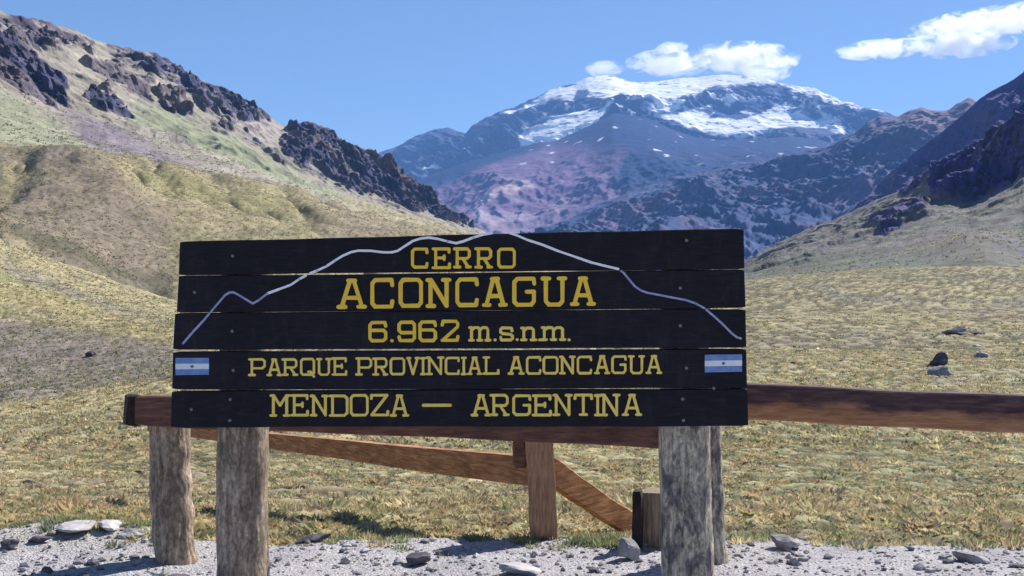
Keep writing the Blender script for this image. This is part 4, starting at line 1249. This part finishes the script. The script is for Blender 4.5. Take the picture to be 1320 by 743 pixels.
line_part(line2[8:], M_wblue, 1.25, 'faded bluish right end of the painted mountain outline', 4)


def quad_prism(bm, q, w0, th, mi):
    pts = [uv(*p) for p in q]
    f = [bm.verts.new(W(u, v, w0 + th)) for u, v in pts]; g = [bm.verts.new(W(u, v, w0 - .003)) for u, v in pts]
    fs = [bm.faces.new(f)]
    for i in range(4): fs.append(bm.faces.new((f[i], g[i], g[(i + 1) % 4], f[(i + 1) % 4])))
    for q_ in fs: q_.material_index = mi


def flag(x0, x1, yt0, yt1, yb0, yb1, label):
    bm = bmesh.new()
    for k in range(3):
        a, b_ = k / 3, (k + 1) / 3 - .01
        quad_prism(bm, [(x0, yt0 + (yb0 - yt0) * a), (x1, yt1 + (yb1 - yt1) * a), (x1, yt1 + (yb1 - yt1) * b_), (x0, yt0 + (yb0 - yt0) * b_)], .0022, .0012, 0 if k != 1 else 1)
    cx_, cy_ = (x0 + x1) / 2, (yt0 + yt1 + yb0 + yb1) / 4
    pts = [uv(cx_ + 2.2 * math.cos(a * math.pi / 4), cy_ + 2.0 * math.sin(a * math.pi / 4)) for a in range(8)]
    fc = bm.faces.new([bm.verts.new(W(u, v, .0046)) for u, v in pts]); fc.material_index = 2
    bmesh.ops.recalc_face_normals(bm, faces=bm.faces)
    me = bpy.data.meshes.new('painted_flag'); bm.to_mesh(me); bm.free()
    o = link_mesh('painted_flag', me, [M_fblue, M_fwhite, M_fsun], sign); o['label'] = label
flag(226.5, 269.5, 461.5, 461.5, 484, 483.5, 'blue and white striped flag painted at the left end')
flag(908.5, 956.5, 457.5, 457, 480.5, 479.5, 'blue and white striped flag painted at the right end')

for (x, y, k) in [(300, 330, 0), (885, 310, 0), (251, 377, 1), (877, 371.5, 1), (299.5, 427, 2), (877, 420, 2), (301, 477.5, 3), (885, 474.5, 3), (297, 515, 4), (296.5, 542, 4), (880, 514.5, 4), (881, 542, 4), (247, 528, 4), (920, 500.5, 4)]:
    bm = bmesh.new()
    u_, v_ = uv(x, y); rad = .0085
    ring = [[bm.verts.new(W(u_ + r_ * math.cos(a * math.pi / 5), v_ + r_ * math.sin(a * math.pi / 5), h)) for a in range(10)] for r_, h in ((rad, -.002), (rad, .004), (rad * .6, .0075))]
    for j in range(2):
        for a in range(10): bm.faces.new((ring[j][a], ring[j][(a + 1) % 10], ring[j + 1][(a + 1) % 10], ring[j + 1][a]))
    bm.faces.new(ring[2]); bmesh.ops.recalc_face_normals(bm, faces=bm.faces)
    me = bpy.data.meshes.new('bolt'); bm.to_mesh(me); bm.free()
    link_mesh('bolt', me, M_bolt, planks[k])


# ---- logs
def log(name, base, top_, r0, r1, mat, parent, seed, lump=.06, lumps=(), ns=56, nh=90, label=None):
    """rough tapering log from base to top_"""
    base, top_ = Vector(base), Vector(top_)
    ax = (top_ - base); L = ax.length; ax.normalize()
    ex = Vector((1, 0, 0)); ex = (ex - ax * ex.dot(ax)).normalized(); ey = ax.cross(ex)
    T = np.linspace(0, 1, nh); A = np.linspace(0, 2 * math.pi, ns, endpoint=False)
    TT, AA = np.meshgrid(T, A, indexing='ij')
    R_ = r0 + (r1 - r0) * TT
    cx_, cy_ = np.cos(AA), np.sin(AA)
    nz = fbm(cx_ * r0 * 3, cy_ * r0 * 3, TT * L * 1.1, .35, 4, off=seed) * lump * 1.6
    cr = -np.clip(1 - np.abs(perlin(cx_ * 2.4 + seed, cy_ * 2.4, TT * L * .6)) * 11, 0, 1) * .09 + .05 * perlin(cx_ * 5 + seed, cy_ * 5, TT * L * 7)      # drying cracks
    fib = .012 * perlin(AA * 9 + seed, TT * L * 1.5, 0 * TT)
    R_ = R_ * (1 + nz + cr + fib)
    for (t_, a_, amp, wd) in lumps:
        da = (AA - a_ + math.pi) % (2 * math.pi) - math.pi
        R_ += amp * np.exp(-((TT - t_) * L / wd) ** 2 - (da / .7) ** 2)
    wx = .012 * np.sin(TT * 5 + seed); 
    P = np.array(base)[None, None] + np.array(ax)[None, None] * (TT * L)[..., None] + np.array(ex)[None, None] * (R_ * cx_ + wx)[..., None] + np.array(ey)[None, None] * (R_ * cy_)[..., None]
    v = P.reshape(-1, 3)
    i = np.arange(nh * ns).reshape(nh, ns); i2 = np.roll(i, -1, axis=1)
    f = np.stack([i[:-1], i2[:-1], i2[1:], i[1:]], -1).reshape(-1, 4)
    # cap as small fan of quads
    tc = len(v); v = np.vstack([v, np.array(top_)[None]])
    cap = np.stack([i[-1, ::2], np.roll(i[-1], -1)[::2], np.roll(i[-1], -2)[::2], np.full(ns // 2, tc)], -1)
    me = np_mesh(name, v, np.vstack([f, cap]), True)
    o = link_mesh(name, me, mat, parent)
    if label: o['label'] = label
    return o


def behind(px, back):
    """point on the ground behind the sign plane at this bearing"""
    u_, _ = uv(px, 551); return W(u_, 0, -TH - back)


def X_at(px, d): return (px - CX) / F * d


RL = 32 / F * 6.15; RR = 33.5 / F * 5.85
pl = behind(315, RL + .004); k = pl.y
log('post', (X_at(315, k), k, -.25), (X_at(316, k), k, uv(300, 325)[1]), RL * 1.03, RL, M_logL, sign, 3, .035)
pr = behind(885, RR + .004); k = pr.y
log('post', (X_at(885.5, k), k, -.25), (X_at(886, k), k, uv(885, 310)[1]), RR * 1.0, RR * .97, M_logR, sign, 8, .05)

# ================================================================== FENCE
fence = empty('log_fence', (X_at(228, 6.8), 6.8, 0))
tag(fence, 'low timber fence of logs and square rails running behind the sign', 'fence')


def beam(name, a, b_, h0, h1, t, mat, nseg=24, seed=0, face=None, label=None, colfac=False, wob=.004):
    """rectangular rail from a to b_ (centres of the front face), heights h0,h1, thickness t going away from the camera"""
    a, b_ = Vector(a), Vector(b_)
    r = random.Random(seed)
    ax = (b_ - a).normalized()
    side = Vector((ax.y, -ax.x, 0)).normalized() if face is None else Vector(face)
    if face is None and side.dot(Vector((0, 0, 0)) - a) < 0: side = -side
    up = ax.cross(side)
    if up.z < 0: up = -up
    bm = bmesh.new(); rows = []; bvl = .008
    fac = []
    ph = [r.uniform(0, 6) for _ in range(6)]
    for i in range(nseg + 1):
        tt = i / nseg; c_ = a.lerp(b_, tt); h = (h0 + (h1 - h0) * tt) / 2
        wt = wob * math.sin(7 * tt + ph[0]) + wob * .6 * math.sin(19 * tt + ph[1]); wb = wob * math.sin(6 * tt + ph[2]) + wob * .6 * math.sin(23 * tt + ph[3])
        e = .006 if i in (0, nseg) else 0
        H, B = h + wt - e, -h + wb + e
        levels = [H - bvl, H * .55, H * .2, B * .1 , B * .5, B + bvl]
        prof = [(0, q) for q in levels] + [(bvl, B), (t - bvl, B), (t, B + bvl), (t, H - bvl), (t - bvl, H), (bvl, H)]
        rows.append([bm.verts.new(c_ - side * p + up * q) for p, q in prof])
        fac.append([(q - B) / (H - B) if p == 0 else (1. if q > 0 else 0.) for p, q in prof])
    n = len(rows[0])
    for i in range(nseg):
        for k_ in range(n): bm.faces.new((rows[i][k_], rows[i + 1][k_], rows[i + 1][(k_ + 1) % n], rows[i][(k_ + 1) % n]))
    bm.faces.new(rows[0]); bm.faces.new(list(reversed(rows[-1])))
    bmesh.ops.recalc_face_normals(bm, faces=bm.faces)
    me = bpy.data.meshes.new(name); bm.to_mesh(me); bm.free()
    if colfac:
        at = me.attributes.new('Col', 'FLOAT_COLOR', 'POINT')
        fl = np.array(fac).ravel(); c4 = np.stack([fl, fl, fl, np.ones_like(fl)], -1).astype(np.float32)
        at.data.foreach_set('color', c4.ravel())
    o = link_mesh(name, me, mat, fence)
    if label: o['label'] = label
    return o


def V3(px, py, d): return Vector(((px - CX) / F * d, d, CAMZ + (CY - py) / F * d))
def hh(pix, d): return pix / F * d

# rear left log post
log('post', (X_at(230, 6.85), 6.85, -.25), (X_at(217, 6.95), 6.95, V3(217, 530, 6.95).z), .112, .118, M_logL, fence, 21, .055,
    lumps=[(.78, 5.6, .022, .05), (.62, 6.1, .016, .05), (.45, .1, .018, .06), (.35, 3.4, .01, .08), (.2, 6.0, .014, .05)], label='knobbly round log post at the left end')
# top rail, left run (drops to the right behind the sign)
beam('rail', V3(172, 529.5, 6.72), V3(905, 559.5, 6.78), hh(38, 6.72), hh(41, 6.78), .09, M_rtop, 40, 1, label='dark top rail sloping down behind the sign')
beam('rail_end', V3(163.5, 529.5, 6.70), V3(184, 530, 6.74), hh(40, 6.7), hh(39.5, 6.7), .11, M_endd, 4, 2, wob=.001, label='dark end of the top rail')
# top rail, right run
beam('rail', V3(893, 515.5, 6.72), V3(1560, 545, 6.30), hh(44.5, 6.7), hh(50.5, 6.3), .12, M_two, 48, 3, colfac=True, label='long right rail, dark brown above and orange below')
# rear right log post
log('post', (X_at(918, 6.75), 6.75, -.25), (X_at(912, 6.85), 6.85, V3(912, 500, 6.85).z), .088, .084, M_logR, fence, 33, .06, lumps=[(.5, 0, .012, .06), (.2, .2, .012, .05)], label='slim round log post behind the right sign post')
# further fence post beyond the right edge of the frame
log('post', (X_at(1500, 6.45), 6.45, -.25), (X_at(1500, 6.5), 6.5, V3(1500, 505, 6.5).z), .1, .095, M_logL, fence, 41, .05)
# mid post (square timber, slightly tilted) with short upright beside it
def sq_post(name, px_b, px_t, py_b, py_t, d, wpx, t, mat, seed, rotz=0., label=None):
    b0 = V3(px_b, py_b, d); t0 = V3(px_t, py_t, d)
    fc = Vector((math.sin(rotz), -math.cos(rotz), 0))
    ax = (t0 - b0).normalized()
    return beam(name, b0, t0, hh(wpx, d), hh(wpx * .99, d), t, mat, 16, seed, face=(fc - ax * fc.dot(ax)).normalized(), label=label, wob=.003)
sq_post('post', 702, 694, 700, 552, 7.42, 36, .15, M_sq, 5, label='square timber post in the middle, leaning slightly')
beam('brace_end', V3(671, 604, 7.50), V3(668, 560, 7.50), hh(17, 7.5), hh(17, 7.5), .08, M_rtop, 6, 6, face=(0, -1, 0), label='short dark upright piece against the middle post')
# low rail running back to the left
beam('rail', V3(684, 609.5, 7.52), V3(190, 550, 14.0), hh(37, 7.5), hh(12.5, 14.0), .10, M_rail, 30, 7, label='orange brown lower rail running back to the left')
# fallen rail from middle post down to the stub
beam('rail', V3(704, 602, 7.60), V3(836, 690, 8.45), hh(35, 7.6), hh(27, 8.45), .07, M_rail, 20, 8, label='sunlit tan rail sloping down from the middle post to the stub')
# stub post
sq_post('post', 845, 844, 712, 636, 7.12, 38, .20, M_stub, 9, rotz=-.28, label='short square stub post with a dark side, behind the right sign post')
beam('stub_shade_strip', V3(820.5, 711, 7.05), V3(820.5, 634, 7.05), hh(12, 7.05), hh(12, 7.05), .10, M_endd, 10, 10, face=(-.25, -.97, 0), label='added dark strip for the shaded left side of the stub', wob=.002)  # added strip: shade of the stub's left side put into dark colour

# ================================================================== CLOUDS (beyond the haze box)
def cloud(name, px, py, wpx, hpx, d, label, seed, dens=.004, thick=900, cover=.5, tilt=0.):
    c_ = V3(px, py, d)
    sx, sz = wpx / F * d / 2, hpx / F * d / 2
    bm = bmesh.new(); bmesh.ops.create_icosphere(bm, subdivisions=4, radius=1)
    for v_ in bm.verts: v_.co = Vector((v_.co.x * sx, v_.co.y * thick / 2, v_.co.z * sz))
    me = bpy.data.meshes.new(name); bm.to_mesh(me); bm.free()
    m = bpy.data.materials.new(name + '_vapour'); m.use_nodes = True; nt = m.node_tree; nt.nodes.clear()
    out = nt.nodes.new('ShaderNodeOutputMaterial'); pv = nt.nodes.new('ShaderNodeVolumePrincipled')
    nt.links.new(pv.outputs[0], out.inputs['Volume'])
    pv.inputs['Color'].default_value = (1, 1, 1, 1); pv.inputs['Anisotropy'].default_value = .6
    tc = nt.nodes.new('ShaderNodeTexCoord')
    mp = nt.nodes.new('ShaderNodeMapping'); mp.inputs['Scale'].default_value = (1 / sx, 2 / thick, 1 / sz); nt.links.new(tc.outputs['Object'], mp.inputs[0])
    ln = nt.nodes.new('ShaderNodeVectorMath'); ln.operation = 'LENGTH'; nt.links.new(mp.outputs[0], ln.inputs[0])
    mp2 = nt.nodes.new('ShaderNodeMapping'); mp2.inputs['Scale'].default_value = (1, 1, 1.9); mp2.inputs['Location'].default_value = (seed * 777.0, 0, 0); nt.links.new(tc.outputs['Object'], mp2.inputs[0])
    nz = n_noise(nt, 1 / 260.0, 7, .66, mp2.outputs[0], .8)
    ct = nt.nodes.new('ShaderNodeMath'); ct.operation = 'MULTIPLY_ADD'; nt.links.new(nz, ct.inputs[0]); ct.inputs[1].default_value = 2.8; ct.inputs[2].default_value = -.92
    sh = nt.nodes.new('ShaderNodeMath'); sh.operation = 'SUBTRACT'; nt.links.new(ct.outputs[0], sh.inputs[0])
    ml = nt.nodes.new('ShaderNodeMath'); ml.operation = 'MULTIPLY'; nt.links.new(ln.outputs['Value'], ml.inputs[0]); ml.inputs[1].default_value = .56
    nt.links.new(ml.outputs[0], sh.inputs[1])
    rp = n_ramp(nt, sh.outputs[0], [(.0, 0.), (.24, 1.)])
    md = nt.nodes.new('ShaderNodeMath'); md.operation = 'MULTIPLY'; nt.links.new(rp, md.inputs[0]); md.inputs[1].default_value = dens
    nt.links.new(md.outputs[0], pv.inputs['Density'])
    o = link_mesh(name, me, m); o.location = c_; o.rotation_euler = (0, tilt, 0)
    tag(o, label, 'cloud')
    return o


cloud('cloud', 958, 76, 150, 46, 17500, 'broad white cloud resting on the right part of the snowy summit', 1, .0048)
cloud('cloud', 861, 82, 112, 36, 17200, 'flat white cloud at the left shoulder of the summit', 2, .0048)
cloud('cloud', 990, 95, 62, 20, 17700, 'small white puff touching the snow at the right end of the summit cloud', 9, .005)
cloud('cloud', 781, 89, 56, 17, 17000, 'small wisp of cloud left of the summit', 3, .003)
cloud('cloud', 866, 63, 42, 13, 17300, 'tiny wisp of cloud above the summit cloud', 7, .004)
cloud('cloud', 1284, 28, 240, 42, 17800, 'bright white cloud cut by the right edge of the sky', 5, .0048, tilt=-.13)
cloud('cloud', 1242, 58, 140, 34, 17500, 'white cloud just below the one at the right edge of the sky', 4, .0048, tilt=-.05)
cloud('cloud', 1138, 64, 125, 25, 17300, 'flat wispy cloud trailing left of the upper right clouds', 6, .005, tilt=-.05)

# ================================================================== HAZE
zmax = max(float(np.max(np.array([v_.co.z for v_ in o_.data.vertices]))) for o_ in (o_pk,)) + 120
hz0, hz1 = -60.0, zmax
bm = bmesh.new(); bmesh.ops.create_cube(bm, size=1)
x0, x1, y0, y1 = -11000.0, 11000.0, -400.0, 16600.0
for v_ in bm.verts:
    v_.co = Vector((x0 if v_.co.x < 0 else x1, y0 if v_.co.y < 0 else y1, hz0 if v_.co.z < 0 else hz1))
me = bpy.data.meshes.new('haze'); bm.to_mesh(me); bm.free()
m = bpy.data.materials.new('air_haze'); m.use_nodes = True; nt = m.node_tree; nt.nodes.clear()
out = nt.nodes.new('ShaderNodeOutputMaterial'); pv = nt.nodes.new('ShaderNodeVolumePrincipled')
pv.inputs['Color'].default_value = (.22, .48, 1.0, 1); pv.inputs['Density'].default_value = HAZE_DENSITY; pv.inputs['Anisotropy'].default_value = 0.0
nt.links.new(pv.outputs[0], out.inputs['Volume'])
o = link_mesh('haze', me, m)
tag(o, 'thin blue air haze filling the valley', 'haze', kind='stuff')
print('tris', sum(len(o_.data.loop_triangles) or sum(len(p.vertices) - 2 for p in o_.data.polygons) for o_ in bpy.data.objects if o_.type == 'MESH' and len(o_.data.polygons) < 2000), 
      'big', {o_.name: len(o_.data.polygons) for o_ in bpy.data.objects if o_.type == 'MESH' and len(o_.data.polygons) >= 20000})
